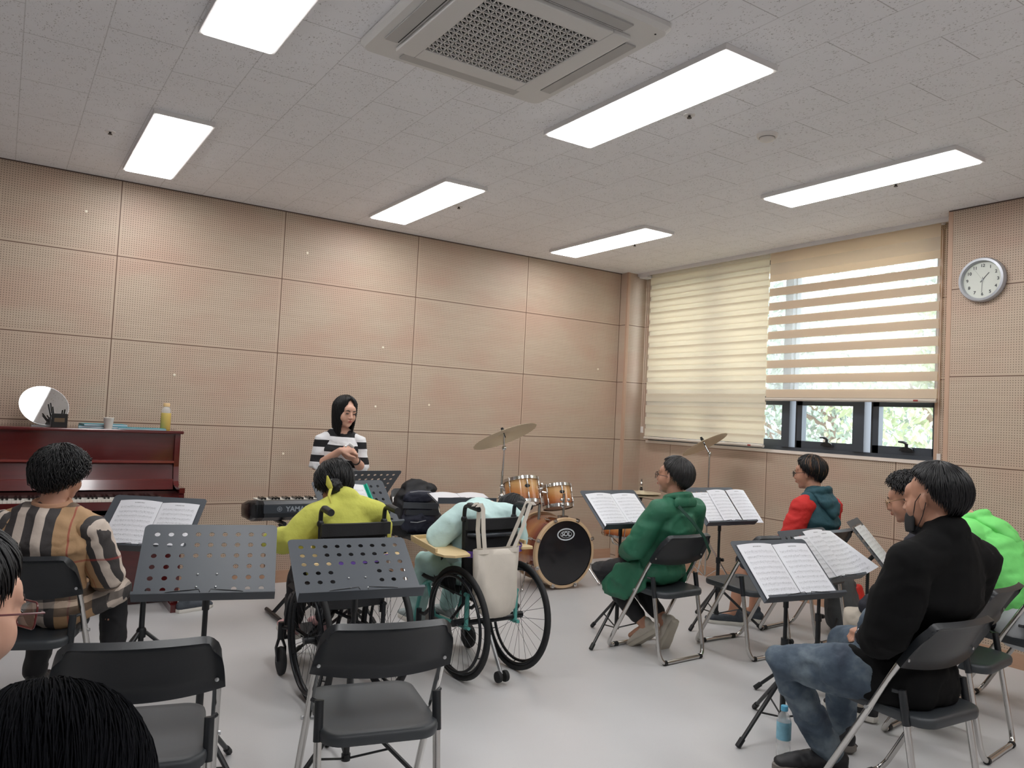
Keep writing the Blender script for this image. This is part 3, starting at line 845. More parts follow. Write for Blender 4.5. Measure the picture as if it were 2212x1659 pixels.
def page(root, off, R, x0, x1, h, name='page', bend=.012, parent=None, skew=0.0, y0=.002, curl=0.0, m=None, lift=.004, slope=0.0):
    """one sheet on the desk from x0 to x1 in desk coordinates"""
    n = 10; mb = MB(); uvs = []
    def P(u, v, o=0):
        x = x0+(x1-x0)*u+skew*v; y = y0+h*v+slope*(u-.5)
        bow = -lift-bend*math.sin(PI*u)*(.4+.6*v)-o-curl*max(0, u-.6)**2*8*(1-v)
        return off+(R @ Vector((x, bow, y)))
    vs = []; fs = []
    for k, o in enumerate((0, -.0012)):
        for i in range(n+1):
            for j in range(n+1): vs.append(P(i/n, j/n, -o)); uvs.append((i/n, j/n))
    N = (n+1)**2
    for i in range(n):
        for j in range(n):
            a = i*(n+1)+j; q = (a, a+n+1, a+n+2, a+1); fs.append(q); fs.append(tuple(N+w for w in q[::-1]))
    rim = [i*(n+1) for i in range(n+1)]+[n*(n+1)+j for j in range(1, n+1)]+[i*(n+1)+n for i in range(n-1, -1, -1)]+[j for j in range(n-1, 0, -1)]
    for i in range(len(rim)):
        a, b_ = rim[i], rim[(i+1) % len(rim)]; fs.append((a, N+a, N+b_, b_))
    mb.add(vs, fs)
    o = mb.obj(name, m or M_score, parent)
    uvl = o.data.uv_layers.new(name='uv')
    for lp in o.data.loops: uvl.data[lp.index].uv = uvs[lp.vertex_index]
    return o
def score(stand, pages, label, spiral=None, cover=None, cat='sheet music', group='open scores on the stands'):
    root_s, off, R = stand
    r = bpy.data.objects.new('sheet_music', None); COL.objects.link(r)
    c = root_s.matrix_basis @ off
    r.location = c; r.rotation_euler = root_s.rotation_euler
    tag(r, label, cat, group)
    z = Vector((0, 0, 0))
    for p in pages:
        page(None, z, R, *p[:3], parent=r, **(p[3] if len(p) > 3 else {}))
    if spiral is not None:
        mb = MB(); h_ = .29
        for k in range(30):
            y = .008+h_*k/30
            c0 = R @ Vector((spiral, -.012, y)); mb.tube([c0+(R @ Vector((.006*math.cos(a), .006*math.sin(a), .002*a/6))) for a in [2*PI*q/8 for q in range(9)]], .0012, 4)
        mb.obj('spiral_binding', M_wire, r)
    return r
def rootmat(o): return o
import mathutils
stands = {}
def mk(key, *a, **k):
    s_ = music_stand(*a, **k)
    s_[0].rotation_mode = 'XYZ'
    bpy.context.view_layer.update()
    stands[key] = s_; return s_
mk('S1', -.04, -2.104, .682, 33, 45, 'black music stand in front of the person in the plaid shirt', legrot=20)
mk('S2', .009, -3.373, .721, 15.8, 47, 'empty perforated dark grey music stand at the left, before the hidden chair', legrot=-50)
mk('S3', .541, -3.54, .717, 8, 58, 'empty perforated dark grey music stand before the middle foreground chair', legrot=-30)
mk('S4', 1.15, -2.12, .756, -8.8, 44, 'dark music stand with a green folder, before the person in yellow', legrot=15)
mk('S5', 1.46, -1.13, .79, -4.5, -48, 'perforated dark music stand tilted towards the standing woman', legrot=40)
mk('S6', 2.825, -2.51, .746, 0, 50, 'music stand with a shiny open score, before the person in the green coat', legrot=-40)
mk('S7', 3.773, -2.506, .732, 3.4, 44, 'music stand with a spiral-bound score, right of the green coat', legrot=-48)
mk('S8', 2.507, -4.039, .651, 8, 46, 'nearest music stand at the right, with an open score, before the masked person', legrot=70)
mk('S9', 3.15, -3.786, .634, -5.5, 43, 'music stand with loose curling sheets, behind the nearest open score', legrot=10)
mk('S10', 3.82, -3.66, .66, -23, 40, 'narrow angled music stand seen from its side, left of the person in black', W=.36, H=.32, legrot=0)
mk('S11', 2.45, -1.03, .735, 12, 82, 'music stand folded flat with papers, behind the person in pale blue', legrot=60)
bpy.context.view_layer.update()
score(stands['S1'], [(-.195, .02, .30), (.022, .215, .295, dict(bend=.008))], 'open score on the stand before the plaid shirt')
score(stands['S4'], [(-.12, .09, .30), ], 'single upright page on the stand before the yellow sweater')
score(stands['S6'], [(-.215, .0, .30), (.002, .215, .295, dict(bend=.01))], 'open score in clear sleeves on the stand left of the green coat')
score(stands['S7'], [(-.20, .005, .285, dict(bend=.006)), (-.055, .125, .30, dict(lift=.012)), (.135, .325, .30, dict(lift=.012))], 'spiral-bound score spread wider than its stand, right of the green coat', spiral=.13)
score(stands['S8'], [(-.215, .0, .31), (.004, .225, .305, dict(bend=.01))], 'open score on the nearest stand, before the masked person')
score(stands['S9'], [(-.13, .07, .29, dict(bend=.006)), (.0, .20, .315, dict(lift=.01, skew=-.02)), (.07, .285, .30, dict(lift=.012, curl=.07, skew=-.03))], 'loose sheets curling off the stand behind the nearest score')
score(stands['S10'], [(-.11, .09, .27, dict(bend=.004)), (.09, .16, .26, dict(bend=.004))], 'pale page on the narrow angled stand beside the person in black')
score(stands['S11'], [(-.23, .0, .30, dict(m=M_paper)), (.003, .235, .30, dict(m=M_paper))], 'white papers lying on the flat stand behind the pale blue back')
M_green = mat('turquoise_folder', (20, 168, 140), .35)
gf = bpy.data.objects.new('folder', None); COL.objects.link(gf)
st4 = stands['S4']; gf.location = st4[0].matrix_basis @ st4[1]; gf.rotation_euler = st4[0].rotation_euler
tag(gf, 'turquoise green folder behind the page on the stand before the yellow sweater', 'folder')
page(None, Vector((0, 0, 0)), st4[2], -.125, .11, .305, name='back_cover', parent=gf, m=M_green, bend=.002, lift=.0005)
MB().box(st4[2] @ Vector((.106, -.010, .152)), (.008, .016, .30), st4[2]).obj('spine', M_green, gf)

# ================================================================= upright piano
M_mahog = mat('polished_mahogany', (84, 24, 24), .16, var=.25, vscale=3, stretch=(1, 1, 14), coat=.6)
M_mahd = mat('dark_mahogany', (52, 17, 18), .2, coat=.4)
M_ivory = mat('white_key', (232, 228, 218), .25)
M_ebony = mat('black_key', (14, 14, 15), .25)
M_brass = mat('brass', (190, 150, 80), .3, metal=1)
pn = empty('upright_piano', (-.31, -.33, 0), 0, 'polished red mahogany upright piano against the front wall at the left edge', 'piano')
hw = .755
# local: x -hw..hw, y from +.31 (wall) to -.33 (key slip), z up
MB().bbox(-hw+.03, hw-.03, -.0, .30, .0, 1.19).obj('case', M_mahd, pn)
for s_ in (-1, 1):
    a = MB(); x0 = s_*(hw-.035); x1 = s_*hw
    o = [(.31, 0), (.31, 1.19), (-.045, 1.19), (-.05, .96), (-.075, .86), (-.10, .83), (-.29, .805), (-.305, .78), (-.305, .60), (-.27, .575), (-.03, .55), (-.03, 0)]
    a.add([(x0, y, z) for y, z in o]+[(x1, y, z) for y, z in o], [tuple(range(12)), tuple(range(23, 11, -1))]+[(i, (i+1) % 12, 12+(i+1) % 12, 12+i) for i in range(12)], False)
    a.obj('side_panel', M_mahog, pn)
    MB().bbox(x0, x1, -.315, -.10, .80, .835).obj('cheek_block', M_mahog, pn)
    MB().bbox(x0-.005, x1+.005, -.29, -.21, 0, .57).bbox(x0-.01, x1+.01, -.33, .0, 0, .05).obj('leg', M_mahog, pn)
lid = MB().bbox(-hw-.018, hw+.018, -.065, .315, 1.19, 1.212).obj('lid', M_mahog, pn); bv = lid.modifiers.new('b', 'BEVEL'); bv.width = .007; bv.segments = 3
MB().bbox(-hw+.035, hw-.035, -.022, .0, 1.0, 1.19).obj('upper_panel', M_mahog, pn)
MB().bbox(-hw+.035, hw-.035, -.06, -.0, .985, 1.0).obj('music_shelf', mat('mahogany_edge', (120, 52, 48), .2, coat=.6), pn)
R = Matrix.Rotation(math.radians(-14), 3, 'X')
MB().box((0, -.035, .925), (2*hw-.075, .016, .115), R).obj('fallboard_upper', M_mahog, pn)
MB().box((0, -.068, .868), (2*hw-.075, .018, .012)).obj('fallboard_hinge', mat('mahogany_edge'), pn)
MB().box((0, -.085, .835), (2*hw-.08, .018, .07), Matrix.Rotation(math.radians(-20), 3, 'X')).obj('fallboard_lower', M_mahog, pn)
MB().bbox(-.13, .12, -.102, -.09, .842, .862).obj('name_plate', mat('pale_inlay', (205, 190, 165), .3), pn)
MB().bbox(-hw+.035, hw-.035, -.11, .0, .76, .795).obj('key_felt_rail', M_mahd, pn)
kb = MB(); n_ = 52; kw = 1.225/n_; x0 = -1.225/2
for i in range(n_): kb.bbox(x0+i*kw+.0006, x0+(i+1)*kw-.0006, -.265, -.11, .738, .757)
kb.obj('white_keys', M_ivory, pn)
kk = MB()
for i in range(n_-1):
    if (i+5) % 7 in (0, 1, 3, 4, 5): kk.bbox(x0+(i+1)*kw-.0055, x0+(i+1)*kw+.0055, -.205, -.11, .757, .769)
kk.obj('black_keys', M_ebony, pn)
MB().bbox(-hw+.035, hw-.035, -.285, -.265, .66, .745).bbox(-hw+.035, -.615, -.265, -.1, .7, .775).bbox(.615, hw-.035, -.265, -.1, .7, .775).obj('key_slip', M_mahog, pn)
MB().bbox(-hw+.035, hw-.035, -.285, -.0, .60, .69).obj('key_bed', M_mahd, pn)
MB().bbox(-hw+.035, hw-.035, -.03, -.015, .06, .60).obj('lower_panel', M_mahog, pn)
for x in (-.12, 0, .12):
    MB().limb([(x, -.03, .05), (x, -.10, .045), (x, -.14, .04)], [(.012, .006), (.02, .007), (.016, .006)]).obj('pedal', M_brass, pn)

# things on the piano lid (z 1.212)
ZL = 1.212
mr = empty('round_mirror', (-.395, -.21, ZL), 0, 'round frameless mirror leaning back on the piano lid', 'mirror')
Rm = Matrix.Rotation(math.radians(-97), 3, 'X')  # faces the room and slightly up
_n = Vector((.32, -1.44, .88)).normalized(); _x = Vector((0, 0, 1)).cross(_n); Rm = basis(_x, _n.cross(_x))
MB().lathe([(.148, 0), (.148, .004)], (0, 0, .138), Rm, 64).obj('mirror_glass', mat('silvered_mirror', (235, 238, 240), .02, metal=1.0), mr)
MB().lathe([(.145, -.008), (.149, 0), (.1495, .003), (.148, .003)], (0, 0, .138), Rm, 64, cap=False).obj('mirror_rim', M_alum, mr)
MB().box((0, .04, .004), (.13, .11, .008)).cyl((0, .05, .004), (0, .03, .12), .006).obj('stand_foot', M_alum, mr)
ph = empty('pen_holder', (-.307, -.30, ZL), 0, 'black box pen holder with pens standing before the round mirror', 'pen holder')
hb = MB(); o = rrect(.095, .07, .008, 3)
hb.rings([[Vector((x, y, 0)) for x, y in o], [Vector((x, y, .09)) for x, y in o], [Vector((x*.93, y*.9, .09)) for x, y in o], [Vector((x*.93, y*.9, .01)) for x, y in o]], True, False).obj('holder_box', mat('black_lacquer', (26, 24, 24), .3), ph)
MB().bbox(-.03, .03, -.0358, -.0352, .035, .062).obj('label_patch', mat('bronze_print', (92, 74, 52), .5), ph)
for k, (a, b_, l) in enumerate(((-.03, 0, .16), (-.022, .012, .135), (.008, -.005, .115), (.016, .01, .12), (-.036, .012, .15))):
    MB().tube([(a, b_, .012), (a*1.9, b_*1.6, l)], .0045, 8).obj('pen', M_ebony, ph)
cup = empty('paper_cup', (-.012, -.30, ZL), 0, 'small white paper cup on the piano lid', 'cup')
MB().lathe([(.024, 0), (.033, .072), (.0345, .074), (.0335, .076), (.031, .072), (.0225, .006), (.001, .005)], (0, 0, 0), None, 32).obj('cup_wall', mat('white_cup', (222, 216, 208), .5), cup)
M_turq = mat('turquoise_cover', (60, 150, 165), .4)
def book(name, x, y, z, w, d, h_, heading, label, lean=0):
    b = empty(name, (x, y, z), heading, label, 'book', 'turquoise books on the piano')
    MB().box((0, 0, h_/2), (w, d, h_*.96)).obj('pages', M_paper, b)
    MB().box((0, 0, h_-.001), (w+.004, d+.004, .002)).box((0, 0, .001), (w+.004, d+.004, .002)).box((-w/2-.001, 0, h_/2), (.002, d+.004, h_)).obj('cover', M_turq, b)
    return b
book('book', -.035, -.17, ZL, .29, .20, .014, 4, 'thin dark turquoise book under the others, behind the paper cup')
book('book', -.03, -.17, ZL+.0155, .27, .19, .012, -5, 'turquoise book lying on top of another, behind the paper cup')
book('book', .205, -.27, ZL, .30, .21, .010, 6, 'bright turquoise book at the front, left of the yellow bottle')
bt = empty('yellow_bottle', (.368, -.20, ZL), 0, 'clear bottle with yellow sleeve and pale cap on the piano lid', 'bottle')
MB().lathe([(.031, 0), (.034, .004), (.034, .118), (.033, .122)], seg=32).obj('sleeve', mat('yellow_sleeve', (205, 178, 96), .5), bt)
M_clear = bpy.data.materials.new('clear_bottle'); M_clear.use_nodes = True
_t = NT(M_clear); _b = _t.n['Principled BSDF']; _b.inputs['Base Color'].default_value = (.93, .95, .95, 1); _b.inputs['Roughness'].default_value = .05; _b.inputs['Alpha'].default_value = .28
MB().lathe([(.032, .122), (.032, .145), (.026, .158), (.02, .165), (.02, .17)], seg=32).obj('bottle_neck', M_clear, bt)
MB().lathe([(.0225, .168), (.0225, .19), (.020, .193), (.001, .193)], seg=24).obj('cap', mat('cream_cap2', (214, 180, 130), .5), bt)

# ================================================================= digital keyboard (left end shown, seen from behind)
M_kb = mat('keyboard_black', (34, 38, 43), .4)
M_kbg = mat('keyboard_slate', (52, 58, 66), .45)
kbd = empty('digital_keyboard', (1.265, -1.02, .66), 0, 'black digital keyboard with white brand lettering on its back, before the standing woman', 'keyboard')
# cross-section: back faces the viewer (-y)
L0, L1 = -.50, .50
sec = [(-.13, .03), (-.135, .055), (-.125, .115), (-.095, .135), (.05, .125), (.16, .095), (.165, .06), (.14, .0), (-.06, .0)]
def secp(x, k=1.0, sink=0): return [Vector((x, y*k, .06+(z-.06)*k-sink)) for y, z in sec]
MB().rings([secp(L0+.03), secp(L1-.03)], True, False).obj('keyboard_body', M_kb, kbd)
for s_ in (-1, 1):
    x = L0 if s_ < 0 else L1
    MB().rings([secp(x-s_*.08*1.0*1 if False else x-s_*.08), secp(x-s_*.02), secp(x, .85), secp(x+s_*.008, .6)], True, True).obj('end_cheek', mat('keyboard_gloss', (20, 22, 25), .25), kbd)
MB().bbox(L0+.075, L1-.075, -.137, -.128, .058, .112).obj('rear_panel', M_kbg, kbd)
wk = MB(); n_ = 36; kw = .84/n_
for i in range(n_): wk.bbox(-.42+i*kw+.0006, -.42+(i+1)*kw-.0006, .02, .158, .12, .1285)
wk.obj('white_keys', M_ivory, kbd)
bk = MB()
for i in range(n_-1):
    if i % 7 in (0, 1, 3, 4, 5): bk.bbox(-.42+(i+1)*kw-.0055, -.42+(i+1)*kw+.0055, .02, .11, .1285, .142)
bk.obj('black_keys', M_ebony, kbd)
M_logo = mat('grey_print', (150, 158, 166), .4)
Rl = basis((1, 0, 0), (0, 0, 1))
text_mesh('YAMAHA', .046, Rl, (-.185, -.1375, .083), 'brand_lettering', M_logo, kbd, .0004, .0012)
lg = MB().lathe([(.0165, 0), (.0165, .0008), (.0135, .0008), (.0135, 0)], (-.322, -.1375, .085), Rl, 28, cap=False)
for k in range(3):
    a = math.radians(90+120*k); d = Rl @ Vector((math.cos(a), math.sin(a), 0)); lg.tube([Vector((-.322, -.138, .085))-d*.011, Vector((-.322, -.138, .085))+d*.011], .0014, 5)
lg.obj('brand_emblem', M_logo, kbd)
ks = empty('keyboard_stand', (1.265, -1.02, 0), 0, 'black cross-legged stand carrying the digital keyboard', 'keyboard stand')
for s_ in (-1, 1):
    for y in (-.02, .02):
        pass
    MB().tube([(s_*.28, -.02*s_, .02), (-s_*.28, -.02*s_, .63)], .014, 8).obj('cross_leg', M_pole, ks)
    MB().tube([(s_*.28, -.16, .02), (s_*.28, .16, .02)], .014, 8).obj('foot_bar', M_pole, ks)
    MB().tube([(s_*.28, -.13, .645), (s_*.28, .14, .645)], .014, 8).obj('support_arm', M_pole, ks)

# ================================================================= dark backpack on the chair by the keyboard
M_nyl = mat('black_nylon', (22, 23, 28), .65, var=.3, bump=.3, bscale=200)
M_navy = mat('navy_nylon', (30, 34, 52), .6, bump=.3, bscale=200)
M_gy = mat('grey_webbing', (62, 66, 72), .6)
bp = empty('backpack', (2.30, -.44, .432), 0, 'bulging black and navy backpack with grey bands on a chair beside the keyboard', 'bag')
bp.scale = (1.0, .9, .88)
b = MB().limb([(.0, 0, .06), (0, .0, .20), (.0, .01, .36), (-.01, .015, .42)], [(.20, .13), (.205, .14), (.18, .12), (.12, .08)], (1, 0, 0), 18)
b.ell((.14, .0, .1), (.10, .12, .12)).ell((-.14, .0, .12), (.09, .11, .14)).ell((.1, .01, .38), (.09, .08, .08))
organic(b, 'main_bag', M_nyl, bp, .012, 5, .012, (8, 8, 8), 3)
b = MB().limb([(-.03, -.11, .06), (-.02, -.125, .14), (-.02, -.12, .22)], [(.15, .05), (.16, .05), (.14, .035)], (1, 0, 0), 16)
organic(b, 'front_pocket', M_navy, bp, .01, 4, .007, (12, 12, 12), 5)
MB().box((-.02, -.148, .268), (.32, .02, .055), Matrix.Rotation(.05, 3, 'Y')).obj('upper_band', M_gy, bp)
MB().box((-.01, -.152, .205), (.30, .03, .045), Matrix.Rotation(.05, 3, 'Y')).obj('lower_band', mat('dark_webbing', (42, 46, 52), .6), bp)
b = MB().limb([(-.03, -.10, .32), (-.03, -.11, .37)], [(.14, .045), (.12, .04)], (1, 0, 0), 16); organic(b, 'top_pocket', M_navy, bp, .01, 3, .004, (14, 14, 14), 8)
MB().tube([(-.13, -.16, .395), (-.05, -.165, .405), (.05, -.165, .40), (.08, -.15, .385)], .004, 6).tube([(-.12, -.178, .125), (-.06, -.18, .118), (.02, -.178, .135)], .004, 6).obj('pale_piping', mat('pale_piping', (140, 142, 146), .5), bp)

# ================================================================= drums
def sunburst():
    m = bpy.data.materials.new('sunburst_lacquer'); m.use_nodes = True
    t = NT(m); b = t.n['Principled BSDF']
    g = t.sep(t.coord('Generated'))
    grain = t.noise(t.mapping(t.coord(), (3, 3, 30)), 3, 3)
    f = t.math('ADD', t.math('MULTIPLY', t.math('SUBTRACT', grain, .5), .12), g[2])
    t.l.new(t.ramp(f, [(.0, srgb((66, 16, 12))), (.25, srgb((120, 44, 20))), (.52, srgb((186, 118, 62))), (.8, srgb((214, 168, 110))), (1, srgb((206, 150, 92)))]), b.inputs['Base Color'])
    b.inputs['Roughness'].default_value = .2; b.inputs['Coat Weight'].default_value = .8; b.inputs['Coat Roughness'].default_value = .05
    return m
M_sun = sunburst()
def sunburst_bass():
    m = bpy.data.materials.new('sunburst_lacquer_large'); m.use_nodes = True
    t = NT(m); b = t.n['Principled BSDF']; g = t.sep(t.coord('Generated'))
    grain = t.noise(t.mapping(t.coord(), (3, 20, 3)), 3, 3)
    f = t.math('ADD', t.math('MULTIPLY', t.math('SUBTRACT', grain, .5), .12), g[1])
    t.l.new(t.ramp(f, [(.0, srgb((84, 20, 12))), (.22, srgb((132, 50, 22))), (.5, srgb((196, 128, 70))), (.8, srgb((160, 80, 36))), (1, srgb((90, 24, 14)))]), b.inputs['Base Color'])
    b.inputs['Roughness'].default_value = .2; b.inputs['Coat Weight'].default_value = .8; b.inputs['Coat Roughness'].default_value = .05
    return m
M_hoop = mat('maple_hoop', (206, 176, 140), .3, coat=.5)
M_head = mat('black_drum_head', (16, 18, 24), .22, coat=.5)
M_skin = mat('white_drum_head', (214, 206, 192), .45)
ds = empty('drum_set', (3.425, -.86, 0), 4, 'sunburst lacquer drum set, bass drum with black oval-logo head and two mounted toms', 'drums')
Ry = Matrix(((1, 0, 0), (0, 0, -1), (0, 1, 0)))   # lathe axis z -> world -y... local y becomes depth
RB, zc = .276, .305
Rb = Matrix(((1, 0, 0), (0, 0, 1), (0, -1, 0)))    # maps z to +y
bs = MB().lathe([(RB, -.17), (RB, .20)], (0, 0, zc), Rb, 56).obj('bass_shell', sunburst_bass(), ds)
MB().lathe([(.001, -.192), (.2705, -.192), (.2705, -.18)], (0, 0, zc), Rb, 56, cap=False).obj('front_head', M_head, ds)
hp = MB(); 
MB().lathe([(.270, -.20), (.292, -.20), (.296, -.195), (.296, -.165), (.270, -.165)], (0, 0, zc), Rb, 64, cap=False).obj('front_hoop', M_hoop, ds)
MB().lathe([(.270, .235), (.296, .235), (.296, .195), (.270, .195)], (0, 0, zc), Rb, 64, cap=False).obj('rear_hoop', M_hoop, ds)
MB().lathe([(.001, .22), (.2705, .22)], (0, 0, zc), Rb, 48, cap=False).obj('rear_head', M_skin, ds)
for k in range(8):
    a = math.radians(22.5+45*k); d = Vector((math.cos(a), 0, math.sin(a))); c = Vector((0, 0, zc))
    lug = MB().tube([c+d*(RB+.012)+Vector((0, -.10, 0)), c+d*(RB+.012)+Vector((0, -.04, 0))], .011, 8)
    lug.cyl(c+d*(RB+.014)+Vector((0, -.21, 0)), c+d*(RB+.014)+Vector((0, -.05, 0)), .0035, seg=6)
    lug.box(c+d*(RB+.016)+Vector((0, -.198, 0)), (.03, .018, .03), Matrix.Rotation(-a, 3, 'Y'))
    lug.cyl(c+d*(RB+.014)+Vector((0, -.225, 0)), c+d*(RB+.014)+Vector((0, -.2, 0)), .007, seg=8)
    lug.obj('tension_claw', M_chrome, ds)
# oval logo on the head
M_lw = mat('logo_white', (200, 206, 210), .4)
Rl = basis((1, 0, 0), (0, 0, 1))
def oval(a0, b0, a1, b1, c, mb, n=48):
    vs = []
    for k in range(n):
        t_ = 2*PI*k/n
        for a, b_ in ((a0, b0), (a1, b1)):
            for o in (0, .0006): vs.append(Vector(c)+(Rl @ Vector((a*math.cos(t_), b_*math.sin(t_), o))))
    fs = []
    for k in range(n):
        q = (k+1) % n; i = 4*k; j = 4*q
        fs += [(i+1, j+1, j+3, i+3), (i, i+2, j+2, j), (i, j, j+1, i+1), (i+2, i+3, j+3, j+2)]
    mb.add(vs, fs, False); return mb
lc = (.005, -.1926, zc+.155)
o_ = oval(.088, .052, .076, .041, lc, MB()); oval(.058, .030, .0545, .027, lc, o_); o_.obj('logo_oval', M_lw, ds)
text_mesh('SOL', .052, Rl, (.005, -.1932, zc+.157), 'logo_lettering', M_lw, ds, .0004, .0014)
for s_ in (-1, 1):
    MB().tube([(s_*.275, -.04, .21), (s_*.30, -.06, .19), (s_*.385, -.17, .018)], [.009, .008, .006], 8).ell((s_*.387, -.172, .016), .014).obj('spur', M_chrome, ds)
def tom(cx, cy, z0, r, h_, tilt, name):
    T = Matrix.Rotation(math.radians(tilt), 3, 'X'); c = Vector((cx, cy, z0))
    sh = MB().lathe([(r, 0), (r, h_)], c, T, 40).obj('tom_drum', M_sun, ds)
    MB().lathe([(.001, h_+.004), (r-.001, h_+.004)], c, T, 32, cap=False).obj('batter_head', M_skin, sh)
    MB().lathe([(.001, -.004), (r-.001, -.004)], c, T, 32, cap=False).obj('bottom_head', M_skin, sh)
    for z in (h_, 0):
        s2 = 1 if z else -1
        MB().lathe([(r+.001, z+s2*.012), (r+.008, z+s2*.012), (r+.009, z-s2*.014), (r+.014, z-s2*.016), (r+.001, z-s2*.016)], c, T, 40, cap=False).obj('rim', M_chrome, sh)
    for k in range(6):
        a = math.radians(60*k+20); d = Vector((math.cos(a), math.sin(a), 0))
        mb = MB()
        for z in (.045, h_-.045): mb.limb([c+(T @ (d*(r+.008)+Vector((0, 0, z-.018)))), c+(T @ (d*(r+.008)+Vector((0, 0, z+.018))))], [.008, .008])
        mb.cyl(c+(T @ (d*(r+.011)+Vector((0, 0, -.012)))), c+(T @ (d*(r+.011)+Vector((0, 0, h_+.015)))), .0028, seg=6)
        mb.obj('lug', M_chrome, sh)
    a = math.radians(-100); d = Vector((math.cos(a), math.sin(a), 0))
    MB().ell(c+(T @ (d*(r+.001)+Vector((0, 0, h_*.62)))), (.024, .004, .015), T @ Matrix.Rotation(a+PI/2, 3, 'Z')).obj('badge', M_ebony, sh)
tom(-.325, -.02, .70, .143, .20, -19, 'tom')
tom(.04, .00, .665, .124, .18, -18, 'tom')
MB().tube([(-.14, .02, .56), (-.14, .02, .86)], .014, 10).tube([(-.14, .02, .82), (-.20, .0, .82)], .010, 8).tube([(-.14, .02, .80), (-.08, .0, .79)], .010, 8).ell((-.14, .02, .82), .026).ell((-.14, .0, .86), .018).obj('tom_mount', M_chrome, ds)
MB().tube([(-.01, -.16, .60), (-.01, -.155, .80)], .012, 10).box((-.01, -.155, .603), (.075, .05, .02)).ell((-.01, -.15, .70), (.03, .02, .03)).ell((-.04, -.17, .75), .014).ell((.03, -.17, .75), .014).obj('tom_post', M_chrome, ds)

M_cym = mat('bronze_cymbal', (212, 200, 174), .38, metal=.55, var=.08, vscale=4)
def tripod(root, h0, r_, legrot=0, m=None):
    for k in range(3):
        a = math.radians(legrot+120*k); d = Vector((math.cos(a), math.sin(a), 0))
        lg = MB().tube([d*.012+Vector((0, 0, h0)), d*r_+Vector((0, 0, .02))], .008, 8).obj('leg', M_chrome, root)
        MB().tube([d*.012+Vector((0, 0, .09)), (d*.012+Vector((0, 0, h0))).lerp(d*r_+Vector((0, 0, .02)), .55)], .005, 6).obj('brace', M_chrome, lg)
        MB().ell(d*r_+Vector((0, 0, .018)), (.018, .018, .018), seg=8).obj('rubber_foot', M_rub, lg)
def cymbal(root, c, R, r_):
    mb = MB().lathe([(.006, .020), (.02, .019), (.045, .008), (.055, 0), (r_*.7, -.010), (r_, -.022), (r_, -.0235), (r_*.7, -.0118), (.055, -.0018), (.044, .006), (.02, .017), (.006, .018)], c, R, 56, cap=False)
    mb.obj('cymbal', M_cym, root)
    MB().cyl(Vector(c)+(R @ Vector((0, 0, -.03))), Vector(c)+(R @ Vector((0, 0, .055))), .004, seg=8).lathe([(.014, .02), (.014, .038)], c, R, 12).lathe([(.011, .042), (.011, .052)], c, R, 12).obj('wing_nut', M_rub, root)
c1 = empty('cymbal_stand', (2.69, -1.14, 0), 0, 'chrome boom stand with a large tilted bronze cymbal, left of the toms', 'cymbal stand', 'cymbal stands')
cc = Vector((-.03, -.045, 1.292))
R1 = basis((.836*.92, -.548*.92, .40), (.548*.97, .836*.97, -.24))
cymbal(c1, cc, R1, .262)
MB().tube([(0, 0, .1), (0, 0, 1.0)], .0095, 10).tube([(0, 0, .9), (.0, -.01, 1.15)], .007, 8).ell((.0, -.01, 1.18), .02).tube([(.0, -.01, 1.15), (-.01, -.02, 1.22), cc], .006, 8).ell((.0, 0, .80), (.022, .022, .03)).ell((.0, 0, .88), (.016, .016, .02)).obj('boom_pole', M_chrome, c1)
tripod(c1, .5, .30, 30)
c2 = empty('cymbal_stand', (4.74, -1.40, 0), 0, 'chrome boom stand with a tilted bronze cymbal below the closed blind', 'cymbal stand', 'cymbal stands')
cc = Vector((-.05, .03, 1.283)); R2 = basis((.836*.9, -.548*.9, .44), (.548*.94, .836*.94, -.33))
cymbal(c2, cc, R2, .22)
MB().tube([(0, 0, .1), (0, 0, 1.16)], .0085, 10).ell((0, 0, 1.18), (.016, .016, .026)).tube([(0, 0, 1.18), (-.03, .02, 1.24), cc], .006, 8).ell((0, 0, .72), (.018, .018, .03)).obj('boom_pole', M_chrome, c2)
tripod(c2, .40, .26, 60)
hh = empty('hi_hat_stand', (4.28, -1.02, 0), 0, 'hi-hat cymbals on a chrome stand half hidden by the green coat', 'hi-hat', 'cymbal stands')
cymbal(hh, Vector((0, 0, .80)), Matrix(), .18); cymbal(hh, Vector((0, 0, .775)), Matrix.Rotation(PI, 3, 'X'), .18)
MB().tube([(0, 0, .05), (0, 0, .92)], .007, 8).tube([(0, 0, .05), (0, 0, .6)], .011, 10).ell((0, 0, .87), (.014, .014, .03)).obj('hat_pole', M_chrome, hh)
tripod(hh, .36, .24, 10)
sn = empty('snare_drum', (3.98, -1.12, 0), 0, 'sunburst snare drum on a chrome basket stand behind the left score', 'snare drum')
T = Matrix.Rotation(.10, 3, 'Y'); c = Vector((0, 0, .43))
MB().lathe([(.165, 0), (.165, .12)], c, T, 40).obj('snare_shell', M_sun, sn)
for z, s2 in ((.12, 1), (0, -1)): MB().lathe([(.166, z+s2*.008), (.174, z+s2*.008), (.176, z-s2*.012), (.166, z-s2*.012)], c, T, 40, cap=False).obj('rim', M_chrome, sn)
MB().lathe([(.001, .124), (.1655, .124)], c, T, 32, cap=False).obj('batter_head', M_skin, sn)
for k in range(8):
    a = math.radians(45*k+10); d = Vector((math.cos(a), math.sin(a), 0)); MB().tube([c+(T @ (d*.176+Vector((0, 0, .0)))), c+(T @ (d*.176+Vector((0, 0, .12))))], .0045, 6).obj('lug', M_chrome, sn)
MB().tube([(0, 0, .08), (0, 0, .36)], .011, 10).ell((0, 0, .33), (.022, .022, .035)).ell((0, 0, .24), (.018, .018, .025)).obj('stand_pole', M_chrome, sn)
